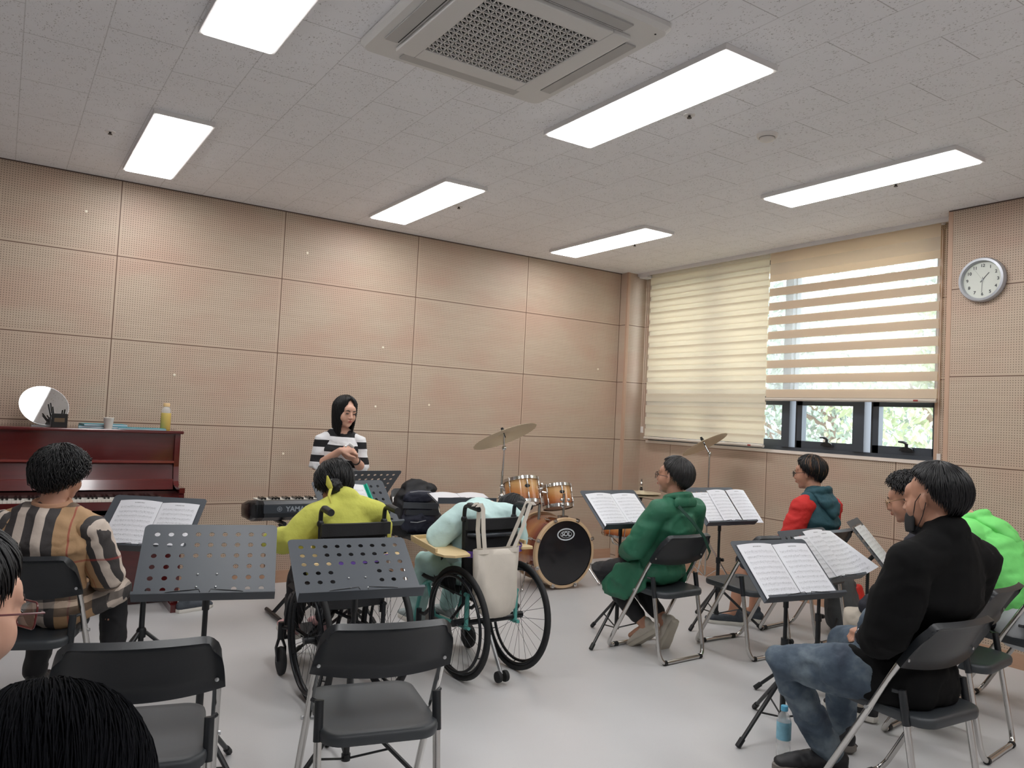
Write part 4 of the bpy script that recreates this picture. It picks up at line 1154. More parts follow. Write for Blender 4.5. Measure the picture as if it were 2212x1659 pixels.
for k in range(3):
    a = math.radians(120*k+80); d = Vector((math.cos(a), math.sin(a), 0)); MB().tube([(0, 0, .34), d*.15+Vector((0, 0, .39)), d*.18+Vector((0, 0, .44))], .007, 8).obj('basket_arm', M_chrome, sn)
tripod(sn, .26, .27, 200)

# ================================================================= grey and red backpack on the floor, water bottle
rb = empty('backpack', (4.60, -2.86, 0), -10, 'grey backpack with a red panel on the floor behind the loose sheets', 'bag')
b = MB().limb([(0, 0, .09), (0, 0, .2), (.0, .02, .33), (0, .03, .38)], [(.16, .11), (.165, .115), (.135, .09), (.08, .06)], (1, 0, 0), 16)
organic(b, 'main_bag', mat('grey_canvas', (78, 80, 82), .75, bump=.3, bscale=250), rb, .012, 4, .006, (9, 9, 9), 2)
b = MB().limb([(.10, -.075, .06), (.10, -.09, .18), (.09, -.07, .3)], [(.06, .04), (.06, .04), (.045, .03)], (1, 0, 0), 14)
organic(b, 'red_panel', mat('red_nylon', (208, 44, 34), .5), rb, .01, 3)
MB().tube([(-.05, .04, .40), (-.02, .05, .44), (.05, .05, .44), (.07, .04, .39)], .009, 8).tube([(-.16, -.03, .10), (-.26, -.06, .06), (-.27, -.05, .035), (-.18, -.02, .03)], .007, 8).obj('strap', mat('dark_strap', (40, 40, 42), .6), rb)
wb = empty('water_bottle', (2.31, -4.10, 0), 0, 'clear plastic water bottle with pale blue cap on the floor under the nearest stand', 'bottle')
MB().lathe([(.026, 0), (.030, .006), (.031, .05), (.029, .056), (.031, .062), (.031, .085)], seg=28).lathe([(.031, .155), (.030, .165), (.022, .185), (.013, .197), (.013, .205)], seg=28).obj('bottle_wall', M_clear, wb)
MB().lathe([(.0313, .082), (.0313, .158)], seg=28, cap=False).obj('bottle_label', mat('blue_label', (130, 184, 204), .4, var=.25, vscale=60), wb)
MB().lathe([(.0155, .203), (.0155, .222), (.014, .224), (.001, .224)], seg=24).obj('cap', mat('blue_cap', (90, 170, 205), .4), wb)
# ================================================================= wheelchairs
M_tire = mat('tyre_rubber', (24, 25, 27), .7)
M_rim = mat('black_anodised', (34, 36, 40), .35, metal=.4)
M_spoke = mat('spoke_steel', (70, 72, 76), .35, metal=.8)
M_uph = mat('black_upholstery', (17, 18, 22), .7, bump=.2, bscale=200)
M_ply = mat('birch_plywood', (206, 182, 138), .45, var=.08, vscale=4, stretch=(14, 2, 2))
M_purple = mat('purple_strap', (96, 66, 150), .6)
M_grip = mat('grip_rubber', (26, 27, 29), .55)
def wheelchair(x, y, heading, label, m_frame, x_tray):
    root = empty('wheelchair', (x, y, 0), heading, label, 'wheelchair', 'wheelchairs')
    RW = .302
    for s_ in (-1, 1):
        tl = Matrix.Rotation(math.radians(2.5*s_), 3, 'Y')   # slight camber
        Rw = tl @ Matrix(((0, 0, 1), (0, 1, 0), (-1, 0, 0)))    # wheel axis along x
        c = Vector((s_*.198, 0, RW))
        ring = lambda r: [c+(Rw @ Vector((r*math.cos(2*PI*k/56), r*math.sin(2*PI*k/56), 0))) for k in range(56)]
        wh = MB().tube(ring(RW-.014), .0145, 10, closed=True).obj('wheel_tyre', M_tire, root)
        MB().tube(ring(RW-.034), .009, 8, closed=True).obj('wheel_rim', M_rim, wh)
        hr_ = [p+(tl @ Vector((s_*.026, 0, 0))) for p in ring(RW-.048)]
        MB().tube(hr_, .0085, 8, closed=True).obj('hand_rim', M_rim, wh)
        sp = MB()
        for k in range(26):
            a = 2*PI*k/26; b_ = a+(.55 if k % 2 else -.55)
            sp.tube([c+(Rw @ Vector((.020*math.cos(b_), .020*math.sin(b_), (.02 if k % 4 < 2 else -.02)))), c+(Rw @ Vector(((RW-.04)*math.cos(a), (RW-.04)*math.sin(a), 0)))], .0012, 4)
        sp.obj('spokes', M_spoke, wh)
        MB().cyl(c+(tl @ Vector((-.035*1, 0, 0))), c+(tl @ Vector((.035, 0, 0))), .019, seg=16).obj('hub', M_rim, wh)
        hb_ = MB()
        for k in range(6):
            a = 2*PI*k/6; p = c+(Rw @ Vector(((RW-.036)*math.cos(a), (RW-.036)*math.sin(a), 0))); q = c+(Rw @ Vector(((RW-.048)*math.cos(a), (RW-.048)*math.sin(a), 0)))+(tl @ Vector((s_*.026, 0, 0))); hb_.tube([p, q], .003, 6)
        hb_.obj('hand_rim_tabs', M_rim, wh)
        # caster
        cx = s_*.195 if m_frame is not M_cy else s_*.17
        cy = .47
        cs = MB().lathe([(.001, -.014), (.06, -.014), (.071, -.010), (.074, 0), (.071, .010), (.06, .014), (.001, .014)], (cx, cy-.03, .075), Matrix(((0, 0, 1), (0, 1, 0), (-1, 0, 0))), 28, cap=False).obj('caster_wheel', M_tire, root)
        fk = MB()
        for t_ in (-1, 1): fk.limb([(cx+t_*.022, cy-.03, .075), (cx+t_*.024, cy-.008, .14), (cx+t_*.008, cy, .185)], [(.005, .012), (.005, .022), (.008, .014)])
        fk.cyl((cx, cy, .18), (cx, cy, .27), .017, seg=12); fk.obj('caster_fork', M_rim, root)
        MB().tube([(cx, cy, .245), (s_*.165, cy-.06, .25), (s_*.165, cy-.12, .30)], .011, 8).obj('caster_arm', M_rim, root)
        # side frame
        sf = MB().tube(fillet([(s_*.165, -.04, .45), (s_*.165, .34, .47), (s_*.16, .47, .40), (s_*.15, .56, .16)], .06, 4), .012, 8)
        sf.tube([(s_*.165, -.06, .28), (s_*.165, .30, .27), (s_*.165, .40, .45)], .011, 8).tube([(s_*.165, -.03, .45), (s_*.165, -.03, .27)], .012, 8)
        sf.cyl((s_*.165, 0, .302), (s_*.19, 0, .302), .012, seg=10)
        sf.obj('side_frame', m_frame, root)
        # back cane and push handle
        MB().tube(fillet([(s_*.168, .0, .40), (s_*.168, .02, .60), (s_*.170, .035, .885), (s_*.170, .03, .925), (s_*.171, -.02, .935)], .03, 5), .0115, 8).ell((s_*.170, .034, .855), (.018, .018, .02)).obj('back_cane', M_rim, root)
        MB().tube([(s_*.171, -.005, .935), (s_*.172, -.03, .935), (s_*.174, -.115, .928)], [.015, .0185, .0175], 14).obj('push_handle', M_grip, root)
        MB().limb([(s_*.178, .08, .50), (s_*.178, .30, .52)], [(.004, .07), (.004, .05)]).obj('side_guard', M_uph, root)
    # upholstery
    bk = MB().slab(lambda u, v: Vector((-.175+.35*u, .012-.03*math.sin(PI*u)*.5+.01*v, .44+.40*v)), 10, 8, .02)
    bk.obj('back_upholstery', M_uph, root)
    MB().slab(lambda u, v: Vector((-.178+.356*u, .005-.03*math.sin(PI*u)*.5, .80+.06*v)), 10, 3, .03).obj('back_top_band', M_uph, root)
    MB().tube([(-.165, .0, .775), (-.12, -.035, .77), (.12, -.035, .77), (.165, .0, .775)], .0125, 10).obj('stiffener_bar', mat('dark_alloy', (58, 62, 68), .35, metal=.4), root)
    MB().limb([(0, .04, .455), (0, .44, .47)], [(.19, .035), (.185, .035)]).obj('seat_cushion', M_uph, root)
    MB().tube([(-.165, -.02, .30), (.165, -.02, .30)], .015, 10).obj('axle_tube', M_rim, root)
    MB().tube([(-.165, .12, .29), (.165, .30, .45)], .009, 8).tube([(.165, .12, .29), (-.165, .30, .45)], .009, 8).obj('cross_brace', M_rim, root)
    MB().tube([(-.15, .56, .16), (.15, .56, .16)], .011, 8).slab(lambda u, v: Vector((-.14+.28*u, .56+.14*v, .15+.03*v)), 2, 2, .012).obj('footrest', M_rim, root)
    # anti-tip arm with two small wheels
    ax = -.05
    at = MB().tube([(ax, -.03, .29), (ax, -.10, .24)], .010, 8).obj('anti_tip_arm', M_rim, root)
    MB().tube([(ax, -.09, .25), (ax+.02, -.19, .055)], .0105, 8).obj('anti_tip_tube', M_alum, at)
    for t_ in (-1, 1): MB().lathe([(.001, -.01), (.029, -.01), (.031, 0), (.029, .01), (.001, .01)], (ax+.02+t_*.022, -.195, .045), Matrix(((0, 0, 1), (0, 1, 0), (-1, 0, 0))), 18, cap=False).obj('anti_tip_wheel', M_tire, at)
    for k in range(7):
        p = Vector((ax, -.09, .25)).lerp(Vector((ax+.02, -.19, .055)), .12+.11*k); MB().ell(p+Vector((0, -.0095, -.004)), (.0028, .002, .0028), seg=6).obj('adjusting_hole', M_rub, at)
    # wooden lap tray with raised edges
    zt = .685; x0, x1 = x_tray
    o = [(x0, .40), (x0-.10, -.05), (x0-.095, -.12), (x0-.05, -.160), (x0+.05, -.150), (x0+.085, -.05), (x0+.10, .12), (x0+.15, .18), (x1-.16, .18), (x1-.11, .12), (x1-.10, -.02), (x1-.09, -.07), (x1-.02, -.08), (x1, -.05), (x1+.02, .40)]
    tr = MB().prism(o, zt, zt+.012).obj('lap_tray', M_ply, root)
    MB().box((x0-.044, .18, zt+.022), (.012, .455, .020), Matrix.Rotation(-math.atan2(.10, .45), 3, 'Z')).bbox(x1-.004, x1+.008, .02, .40, zt+.012, zt+.032).bbox(x0, x1+.01, .388, .40, zt+.012, zt+.032).obj('tray_edging', M_ply, tr)
    MB().tube([(-.165, .25, .5), (-.165, .25, .685)], .008, 8).tube([(.165, .25, .5), (.165, .25, .685)], .008, 8).obj('tray_bracket', M_rim, root)
    st = MB().slab(lambda u, v: Vector((-.225+.45*u, .045-.105*min(1, math.sin(PI*u)*2.4)**.7, .655+.034*v+.02*u)), 24, 2, .003)
    st.obj('strap', M_purple, root)
    return root
M_cy = mat('turquoise_frame_enamel', (92, 168, 160), .35, metal=.2)
wc1 = wheelchair(.885, -2.60, 0, 'black wheelchair at the left carrying the person in the yellow sweater', M_rim, (-.22, .25))
wc2 = wheelchair(1.70, -2.60, -3, 'turquoise and black wheelchair with a tote bag, carrying the person in pale blue', M_cy, (-.29, .25))

# ================================================================= tote bag hanging from the push handles
M_canvas = mat('natural_canvas', (214, 206, 194), .85, var=.05, vscale=20, bump=.3, bscale=500)
tote = empty('tote_bag', (1.655, -2.685, .34), -3, 'cream canvas tote bag hanging from the push handles of the right wheelchair', 'bag')
tb = MB()
def tote_ring(z, w, d, cx=0, wob=0.0, ph=0):
    n = 40; out = []
    for k in range(n):
        a = 2*PI*k/n; c_, s__ = math.cos(a), math.sin(a)
        x = cx+w*(abs(c_)**.6)*(1 if c_ > 0 else -1)
        y = d*(abs(s__)**.8)*(1 if s__ > 0 else -1)+wob*math.sin(5*a+ph+z*9)+wob*.6*math.sin(11*a-z*14)
        out.append(Vector((x, y-.035, z)))
    return out
prof = [(.0, .055, .015, .025), (.012, .085, .030, .02), (.05, .118, .042, .012), (.12, .135, .045, .004), (.20, .142, .042, 0), (.28, .145, .036, 0), (.34, .148, .028, .0), (.372, .150, .022, 0)]
outer = [tote_ring(z, w, d, cx, (.009 if .02 < z < .33 else .002), z*6) for z, w, d, cx in prof]
inner_ = [[p+(Vector((0, -.035, p.z))-p)*.03 for p in r] for r in outer[::-1]]
tb.rings(outer+inner_, True)
me_o = tb.obj('bag_body', M_canvas, tote, sharp=80)
MB().rings([tote_ring(z, w, d, 0, .004) for z, w, d in ((.350, .1515, .0265), (.374, .1525, .0235))], False).obj('hem', M_canvas, tote)
for y in (.0, -.055):
    for s_ in (-1, 1):
        xb = s_*.085; xt = s_*.172+.047
        p = [Vector((xb, y, .335)), Vector((xb*.5+xt*.5, y, .47)), Vector((xt-s_*.016, y*.7-.008, .59)), Vector((xt, y*.7-.006, .6195)), Vector((xt+s_*.021, y*.7-.006, .60))]
        MB().slab(lambda u, v, p=p: (lambda q: q+Vector((-.013+.026*v, 0, 0)))(p[min(int(u*4), 3)].lerp(p[min(int(u*4), 3)+1], u*4-min(int(u*4), 3)) if u < 1 else p[4]), 12, 1, .0022).obj('strap', M_canvas, tote)

# ================================================================= people
M_skin1 = mat('skin_light', (206, 160, 138), .5, sss=.08, var=.05, vscale=12)
M_skin2 = mat('skin_warm', (180, 132, 108), .52, sss=.06, var=.05, vscale=12)
M_hair = mat('black_hair', (18, 17, 19), .42, spec=.4)
M_hairb = mat('dark_brown_hair', (42, 30, 26), .42, spec=.4)
M_eye = mat('dark_eye', (22, 16, 14), .2)
M_brow = mat('eyebrow', (34, 26, 24), .8)
M_lip = mat('lip', (176, 98, 88), .45)

def Rh(yaw, pitch, roll=0):
    return Matrix.Rotation(math.radians(yaw), 3, 'Z') @ Matrix.Rotation(math.radians(pitch), 3, 'X') @ Matrix.Rotation(math.radians(roll), 3, 'Y')
def add_head(mb, H, R, k=1.0):
    f = lambda x, y, z: Vector(H)+(R @ Vector((x*k, y*k, z*k)))
    e = lambda c, r: mb.ell(f(*c), tuple(v*k for v in r) if isinstance(r, tuple) else r*k, R, 16)
    e((0, -.018, .030), (.074, .094, .084)); e((0, .028, -.028), (.064, .062, .080)); e((0, .034, -.078), (.048, .046, .034))
    e((0, .066, -.096), (.020, .018, .016)); e((.036, .050, -.036), (.028, .030, .036)); e((-.036, .050, -.036), (.028, .030, .036)); e((0, .058, -.045), (.038, .028, .040))
    e((0, .066, .026), (.050, .026, .036))
    mb.limb([f(0, .086, .004), f(0, .096, -.014), f(0, .106, -.034)], [.0075*k, .0085*k, .0115*k], R @ Vector((1, 0, 0)))
    for s_ in (-1, 1):
        e((s_*.012, .097, -.037), (.0085, .010, .007)); e((s_*.031, .080, .014), (.018, .010, .006)); e((s_*.031, .077, -.004), (.015, .010, .009))
        e((s_*.076, -.008, -.012), (.007, .017, .027)); e((s_*.080, -.014, -.002), (.006, .012, .018)); e((s_*.077, -.004, -.034), (.006, .009, .009))
    e((0, .090, -.058), (.020, .010, .0065)); e((0, .087, -.068), (.017, .010, .0065))
def face_parts(root, H, R, k=1.0, eyes=True, lips=True, lip_m=None, brows=True):
    f = lambda x, y, z: Vector(H)+(R @ Vector((x*k, y*k, z*k)))
    if eyes:
        for s_ in (-1, 1):
            MB().ell(f(s_*.031, .0865, -.004), (.0128*k, .0035*k, .0046*k), R @ Matrix.Rotation(-s_*.22, 3, 'Z'), 12).obj('eye', M_eye, root)
    if brows:
        for s_ in (-1, 1):
            MB().limb([f(s_*.014, .091, .0155), f(s_*.031, .0905, .0205), f(s_*.046, .080, .017)], [(.0018*k, .0028*k), (.0018*k, .0034*k), (.001*k, .002*k)], R @ Vector((0, 1, 0)), 8).obj('eyebrow', M_brow, root)
    if lips:
        MB().ell(f(0, .0975, -.0585), (.0185*k, .0045*k, .0035*k), R).ell(f(0, .0955, -.0655), (.016*k, .005*k, .0042*k), R).obj('lips', lip_m or M_lip, root)
def glasses(root, H, R, m, k=1.0, w=.026, h=.020, round_=False):
    f = lambda x, y, z: Vector(H)+(R @ Vector((x*k, y*k, z*k)))
    g = MB()
    for s_ in (-1, 1):
        o = rrect(2*w, 2*h, h*(.98 if round_ else .45), 5)
        g.tube([f(s_*.033+x, .108-abs(s_*.033+x)**2*4, -.008+y) for x, y in o], .0016*k, 6, closed=True)
        g.tube([f(s_*(.033+w), .103, -.002), f(s_*.078, .09, .0), f(s_*.083, -.0, .004), f(s_*.082, -.02, -.008)], .0017*k, 6)
    g.tube([f(-.008, .109, -.006), f(0, .110, -.003), f(.008, .109, -.006)], .0015*k, 6)
    o_ = g.obj('glasses', m, root)
    for s_ in (-1, 1):
        MB().rings([[f(s_*.033+x*.97, .108-abs(s_*.033+x)**2*4+d, -.008+y*.97) for x, y in rrect(2*w, 2*h, h*.6, 4)] for d in (0, .001)], True).obj('lens', M_glass, o_)
def hair(root, H, R, m, rad=(.086, .107, .096), th=(52, 98, 140), hang=(0, 0, 0), n=420, fpow=1.3, curl=0.0, freq=5, thick=.0021, seed=0, lift=.04, coff=(0, -.014, .030), tilt=10, down=(0, 0, -1), kk=1.0, part=0.0, inward=.0, name='hair', start=.4, sweep=.25):
    rnd = random.Random(seed); T = Matrix.Rotation(math.radians(tilt), 3, 'X'); H = Vector(H); dn = Vector(down).normalized()
    def prm(phi):
        c = math.cos(phi); wf = max(0, c)**fpow; wb = max(0, -c)**.9; ws = 1-max(wf, wb)
        s_ = wf+wb+ws
        return math.radians((th[0]*wf+th[1]*ws+th[2]*wb)/s_), (hang[0]*wf+hang[1]*ws+hang[2]*wb)/s_
    def pt(phi, s_, k):
        tm, L = prm(phi); arcl = tm*.1; tot = arcl+L; d = s_*tot
        th_ = min(d/.1, tm); ex = max(0, d-arcl)
        p = Vector((k*rad[0]*kk*math.sin(th_)*math.sin(phi), k*rad[1]*kk*math.sin(th_)*math.cos(phi), k*rad[2]*kk*math.cos(th_)))
        q = H+(R @ (Vector(coff)*kk+T @ p))
        if ex > 0:
            out = (R @ (T @ Vector((math.sin(phi), math.cos(phi), 0)))); out.z = 0
            q = q+dn*ex-out*(inward*ex*ex*6)
        return q
    cap = MB(); nu, nv = 40, 16
    for k in (1.0,):
        rings = [[pt(2*PI*i/nu, max(.02, .93*j/nv), k) for i in range(nu)] for j in range(nv+1)]
        rings2 = [[pt(2*PI*i/nu, max(.02, .93*j/nv), k-.10) for i in range(nu)] for j in range(nv, -1, -1)]
        cap.rings(rings+rings2, True)
    for i in range(n):
        phi = rnd.uniform(-PI, PI); k = .995+rnd.random()**2*lift; le = rnd.uniform(.84, 1.04); s0 = rnd.uniform(.0, start)
        ph1, ph2 = rnd.uniform(0, 6.28), rnd.uniform(0, 6.28); pts = []; dph = rnd.gauss(sweep*math.sin(phi+.6), .22)
        N = 10 if not curl else 16
        for j in range(N+1):
            s_ = s0+(le-s0)*j/N
            p = pt(phi+dph*s_, max(.01, s_), k)
            if True:
                a = (freq if curl else 2.2)*s_*3; p = p+Vector((math.sin(a+ph1), math.cos(a+ph2), math.sin(a*1.3+ph1)))*(curl or .0028)*(.3+.7*s_)
            pts.append(p)
        cap.tube(pts, [thick*(.55+.6*math.sin(PI*min(1, .15+.85*(1-j/N)))) * (1 if j < N else .3) for j in range(N+1)], 4)
    return cap.obj(name, m, root, sharp=180)
def add_hand(mb, W, D, N, thumb, curl=(20, 30, 20), size=1.0, spread=4):
    """W wrist, D towards fingers, N out of the back of the hand, thumb: side vector"""
    W = Vector(W); D = Vector(D).normalized(); N = Vector(N); N = (N-D*N.dot(D)).normalized(); S = D.cross(N); S = S if S.dot(Vector(thumb)) > 0 else -S
    k = size
    mb.limb([W, W+D*.03*k, W+D*.062*k, W+D*.086*k], [(.024*k, .017*k), (.033*k, .016*k), (.040*k, .0145*k), (.038*k, .012*k)], S, 14)
    L = (.088, .096, .090, .072)
    for i in range(4):
        off = (.029-.0195*i)*k; a = math.radians((1.5-i)*spread)
        d = (D*math.cos(a)+S*math.sin(a)); p = W+D*.084*k+S*off
        pts = [p-d*.012*k]; r = [.0088*k]; cur = d; nn = N; tot = L[i]*k
        for q, (fr, an) in enumerate(zip((.45, .30, .25), curl)):
            an = math.radians(an*(1+.12*i)); cur2 = cur*math.cos(an)-nn*math.sin(an); nn = nn*math.cos(an)+cur*math.sin(an); cur = cur2
            p = p+cur*tot*fr; pts.append(p); r.append((.0084-.0009*q)*k)
        mb.limb(pts, r, S, 10)
    p0 = W+D*.022*k+S*.022*k-N*.004*k; t1 = (D*.72+S*.62-N*.3).normalized(); t2 = (D*.93+S*.15-N*.35).normalized()
    mb.limb([p0, p0+t1*.038*k, p0+t1*.038*k+t2*.028*k, p0+t1*.038*k+t2*.052*k], [.0135*k, .0115*k, .0098*k, .0075*k], S, 10)
def seated(**kw):
    J = dict(pel=(0, .02, .55), wai=(0, -.01, .68), che=(0, -.05, .84), nec=(0, -.06, .98), head=(0, -.03, 1.12), HR=Rh(0, 0),
             shL=(-.18, -.08, .92), shR=(.18, -.08, .92), elL=(-.24, -.02, .66), elR=(.24, -.02, .66), wrL=(-.14, .20, .58), wrR=(.14, .20, .58),
             hiL=(-.085, .03, .515), hiR=(.085, .03, .515), knL=(-.11, .42, .48), knR=(.11, .42, .48), anL=(-.12, .36, .10), anR=(.12, .36, .10),
             toL=None, toR=None, fat=1.0, hk=1.0)
    J.update(kw)
    for a in ('L', 'R'):
        if J['to'+a] is None: J['to'+a] = tuple(Vector(J['an'+a])+Vector((0, .15, -.075)))
    for q, v in list(J.items()):
        if isinstance(v, tuple): J[q] = Vector(v)
    J['side'] = (J['shR']-J['shL']).normalized()
    return J
def person(name, loc, heading, J, label, skin, voxel=.0065, hands='both', hcurl=(22, 34, 20), hN=None, hD=None):
    mb = MB(); f = J['fat']; sd = J['side']
    g = 1+(f-1)*.4
    mb.limb([J['pel'], J['wai'], J['che'], J['che'].lerp(J['nec'], .55), J['nec']], [(.150*f, .098*g), (.128*f, .090*g), (.148*f, .100*g), (.118*f, .073*g), (.056*g, .054*g)], sd, 18)
    for a in 'LR': mb.limb([J['nec'].lerp(J['head'], .22)+Vector((0, -.01, -.02)), J['nec'].lerp(J['sh'+a], .5)+Vector((0, 0, .005)), J['sh'+a]], [.042*g, .040*g, .040*g], (0, 1, 0))
    hb = J['head']+(J['HR'] @ Vector((0, -.022, -.075)))*J['hk']
    mb.limb([J['nec']-Vector((0, 0, .03)), J['nec'].lerp(hb, .5), hb], [.056*f**.5, .050*f**.5, .052*f**.5], sd, 14)
    add_head(mb, J['head'], J['HR'], J['hk'])
    for a, s_ in (('L', -1), ('R', 1)):
        sh, el, wr = J['sh'+a], J['el'+a], J['wr'+a]
        mb.limb([J['che'].lerp(J['nec'], .6), sh], [.055, .050*f], (0, 1, 0))
        mb.limb([sh, sh.lerp(el, .5), el, el.lerp(wr, .3), wr], [.044*g, .040*g, .036, .038, .025], (0, 1, .2))
        hi, kn, an, to = J['hi'+a], J['kn'+a], J['an'+a], J['to'+a]
        mb.limb([hi, hi.lerp(kn, .5), kn, kn.lerp(an, .3), an], [.078*f, .066*f, .052, .052, .036], (1, 0, 0))
        mb.limb([an+Vector((0, 0, -.01)), an.lerp(to, .5), an.lerp(to, .8)], [.030, .022, .016], (1, 0, 0))
        if hands:
            D = Vector(hD[a]) if hD else (wr-el); N = Vector(hN[a]) if hN else Vector((0, 0, 1))
            add_hand(mb, wr, D, N, Vector((-s_, 0, 0)) if not hN or ('t'+a) not in hN else hN['t'+a], hcurl)
    root = organic(mb, name, skin, None, voxel, 4)
    root.location = (loc[0], loc[1], 0); root.rotation_euler = (0, 0, -math.radians(heading))
    tag(root, label, 'person')
    return root
def top(root, J, m, name='sweater', puff=.018, cuff=1.0, hem=0.0, hemz=None, amp=.006, sleeves=True, seed=1, collar=True, loose=1.0, voxel=.009, back=0.0, nsc=(7, 7, 12), slm=None, armr=1.0, nk=.04):
    f = J['fat']; sd = J['side']; mb = MB(); p = puff
    g = 1+(f-1)*.4; lo = J['pel'] if hemz is None else Vector((J['pel'].x, J['pel'].y, hemz+.100*g+p))
    if (lo-J['wai']).length < .06: lo = J['wai']-Vector((0, 0, .06))
    b_ = Vector((0, back, 0))
    mb.limb([lo, J['wai'].lerp(J['pel'], .4), J['wai']+b_, J['che']+b_, J['che'].lerp(J['nec'], .55)+b_*.6, J['nec']-Vector((0, 0, nk))], [(.158*f*loose+p, .100*g+p), (.152*f*loose+p, .098*g+p), (.140*f*loose+p, .092*g+p), (.154*f+p, .104*g+p), (.123*f+p, .078*g+p), (.070*g+p*.4, .064*g+p*.4)], sd, 20)
    for a in ('L', 'R'):
        sh, el, wr = J['sh'+a], J['el'+a], J['wr'+a]
        she = sh if not slm else J['nec'].lerp(sh, .78)-Vector((0, 0, .012))
        mb.limb([J['che'].lerp(J['nec'], .62), she], [.056*g+p, (.050 if not slm else .044)*g+p], (0, 1, 0))
        mb.limb([J['nec'].lerp(J['head'], .12)+Vector((0, -.01, -.03-nk*.7)), J['nec'].lerp(sh, .5)+Vector((0, 0, .002)), she], [.046*g+p*.5, .043*g+p*.7, (.042 if not slm else .036)*g+p], (0, 1, 0))
        if sleeves and not slm:
            e = el.lerp(wr, max(0, min(1, (cuff-.5)*2))) if cuff > .5 else sh.lerp(el, cuff*2)
            pts = [sh, sh.lerp(el, .5)] + ([el, el.lerp(e, .5), e] if cuff > .5 else [e])
            rr_ = [.048*g+p, .045*g*armr+p] + ([.042*armr+p, .042*armr+p*.9, .034*armr+p*.6] if cuff > .5 else [.046+p])
            mb.limb(pts, rr_, (0, 1, .2), 16)
    o = organic(mb, name, m, root, voxel, 4, amp, nsc, seed)
    if slm:
        for a in ('L', 'R'):
            sh, el, wr = J['sh'+a], J['el'+a], J['wr'+a]; e = el.lerp(wr, (cuff-.5)*2); mb = MB()
            mb.limb([sh.lerp(J['che'].lerp(J['nec'], .6), .2), sh, sh.lerp(el, .5), el, el.lerp(e, .5), e], [.048*g+p, .052*g+p, .047*g*armr+p, .044*armr+p, .042*armr+p*.9, .034*armr+p*.6], (0, 1, .2), 16)
            organic(mb, 'sleeve', slm, root, voxel, 3, amp, nsc, seed+3)
    return o
def trousers(root, J, m, to=.95, r=1.0, amp=.005, seed=4, seat=True, name='trousers', voxel=.009):
    f = J['fat']; mb = MB()
    g = 1+(f-1)*.4
    if seat: mb.limb([J['pel']+Vector((0, 0, .0)), J['pel']+Vector((0, 0, .09))], [(.156*f, .108*g), (.148*f, .102*g)], (1, 0, 0), 18)
    for a in ('L', 'R'):
        hi, kn, an = J['hi'+a], J['kn'+a], J['an'+a]; e = kn.lerp(an, to)
        mb.limb([hi, hi.lerp(kn, .5), kn, kn.lerp(e, .4), e], [.084*g*r, .076*g*r, .064*r, .060*r, .052*r], (1, 0, 0), 16)
    return organic(mb, name, m, root, voxel, 4, amp, (9, 9, 9), seed)
M_sole = mat('white_sole', (214, 210, 202), .5)
def shoe(root, an, to, upper, sole=None, k=1.0, lace=None, up=None):
    an = Vector(an); to = Vector(to); d = (to-an); 
    D = Vector((d.x, d.y, 0)).normalized() if up is None else Vector(up[0]).normalized()
    U = Vector((0, 0, 1)) if up is None else Vector(up[1]).normalized()
    S_ = D.cross(U).normalized(); U = S_.cross(D)
    base = an-U*.075*k if up is None else an-U*.075*k
    if up is None: base.z = max(.0, an.z-.09)
    f = lambda a, b_, c: base+D*a*k+S_*b_*k+U*c*k
    R = Matrix((S_, D, U)).transposed()
    mb = MB().limb([f(-.045, 0, .045), f(.01, 0, .05), f(.07, 0, .045), f(.14, 0, .036), f(.185, 0, .030)], [(.030*k, .038*k), (.034*k, .040*k), (.040*k, .034*k), (.042*k, .026*k), (.032*k, .018*k)], S_, 16)
    mb.limb([f(-.02, 0, .05), f(-.012, 0, .095)], [(.030*k, .036*k), (.032*k, .038*k)], S_, 14)
    o = organic(mb, 'shoe', upper, root, .006, 3, .0015, (30, 30, 30), 2)
    out = []
    for x, y in ((-.075, 0), (-.066, .026), (-.03, .034), (.04, .036), (.10, .045), (.16, .042), (.20, .022), (.212, 0)): out.append((x, y))
    ol = [(y, x) for x, y in out]+[(-y, x) for x, y in out[-2:0:-1]]
    MB().rings([[base+R @ Vector((a*k, b_*k, c*k)) for a, b_ in [(p*q, w*(q*.5+.5)) for p, w in ol]] for c, q in ((.0, .93), (.006, 1), (.022, 1), (.026, .94))], True).obj('sole', sole or M_sole, o)
    if lace:
        lm = MB()
        for q in range(4): lm.tube([f(.045+q*.02, -.022, .074-q*.006), f(.05+q*.02, 0, .086-q*.007), f(.045+q*.02, .022, .074-q*.006)], .0028*k, 6)
        lm.obj('laces', lace, o)
    return o

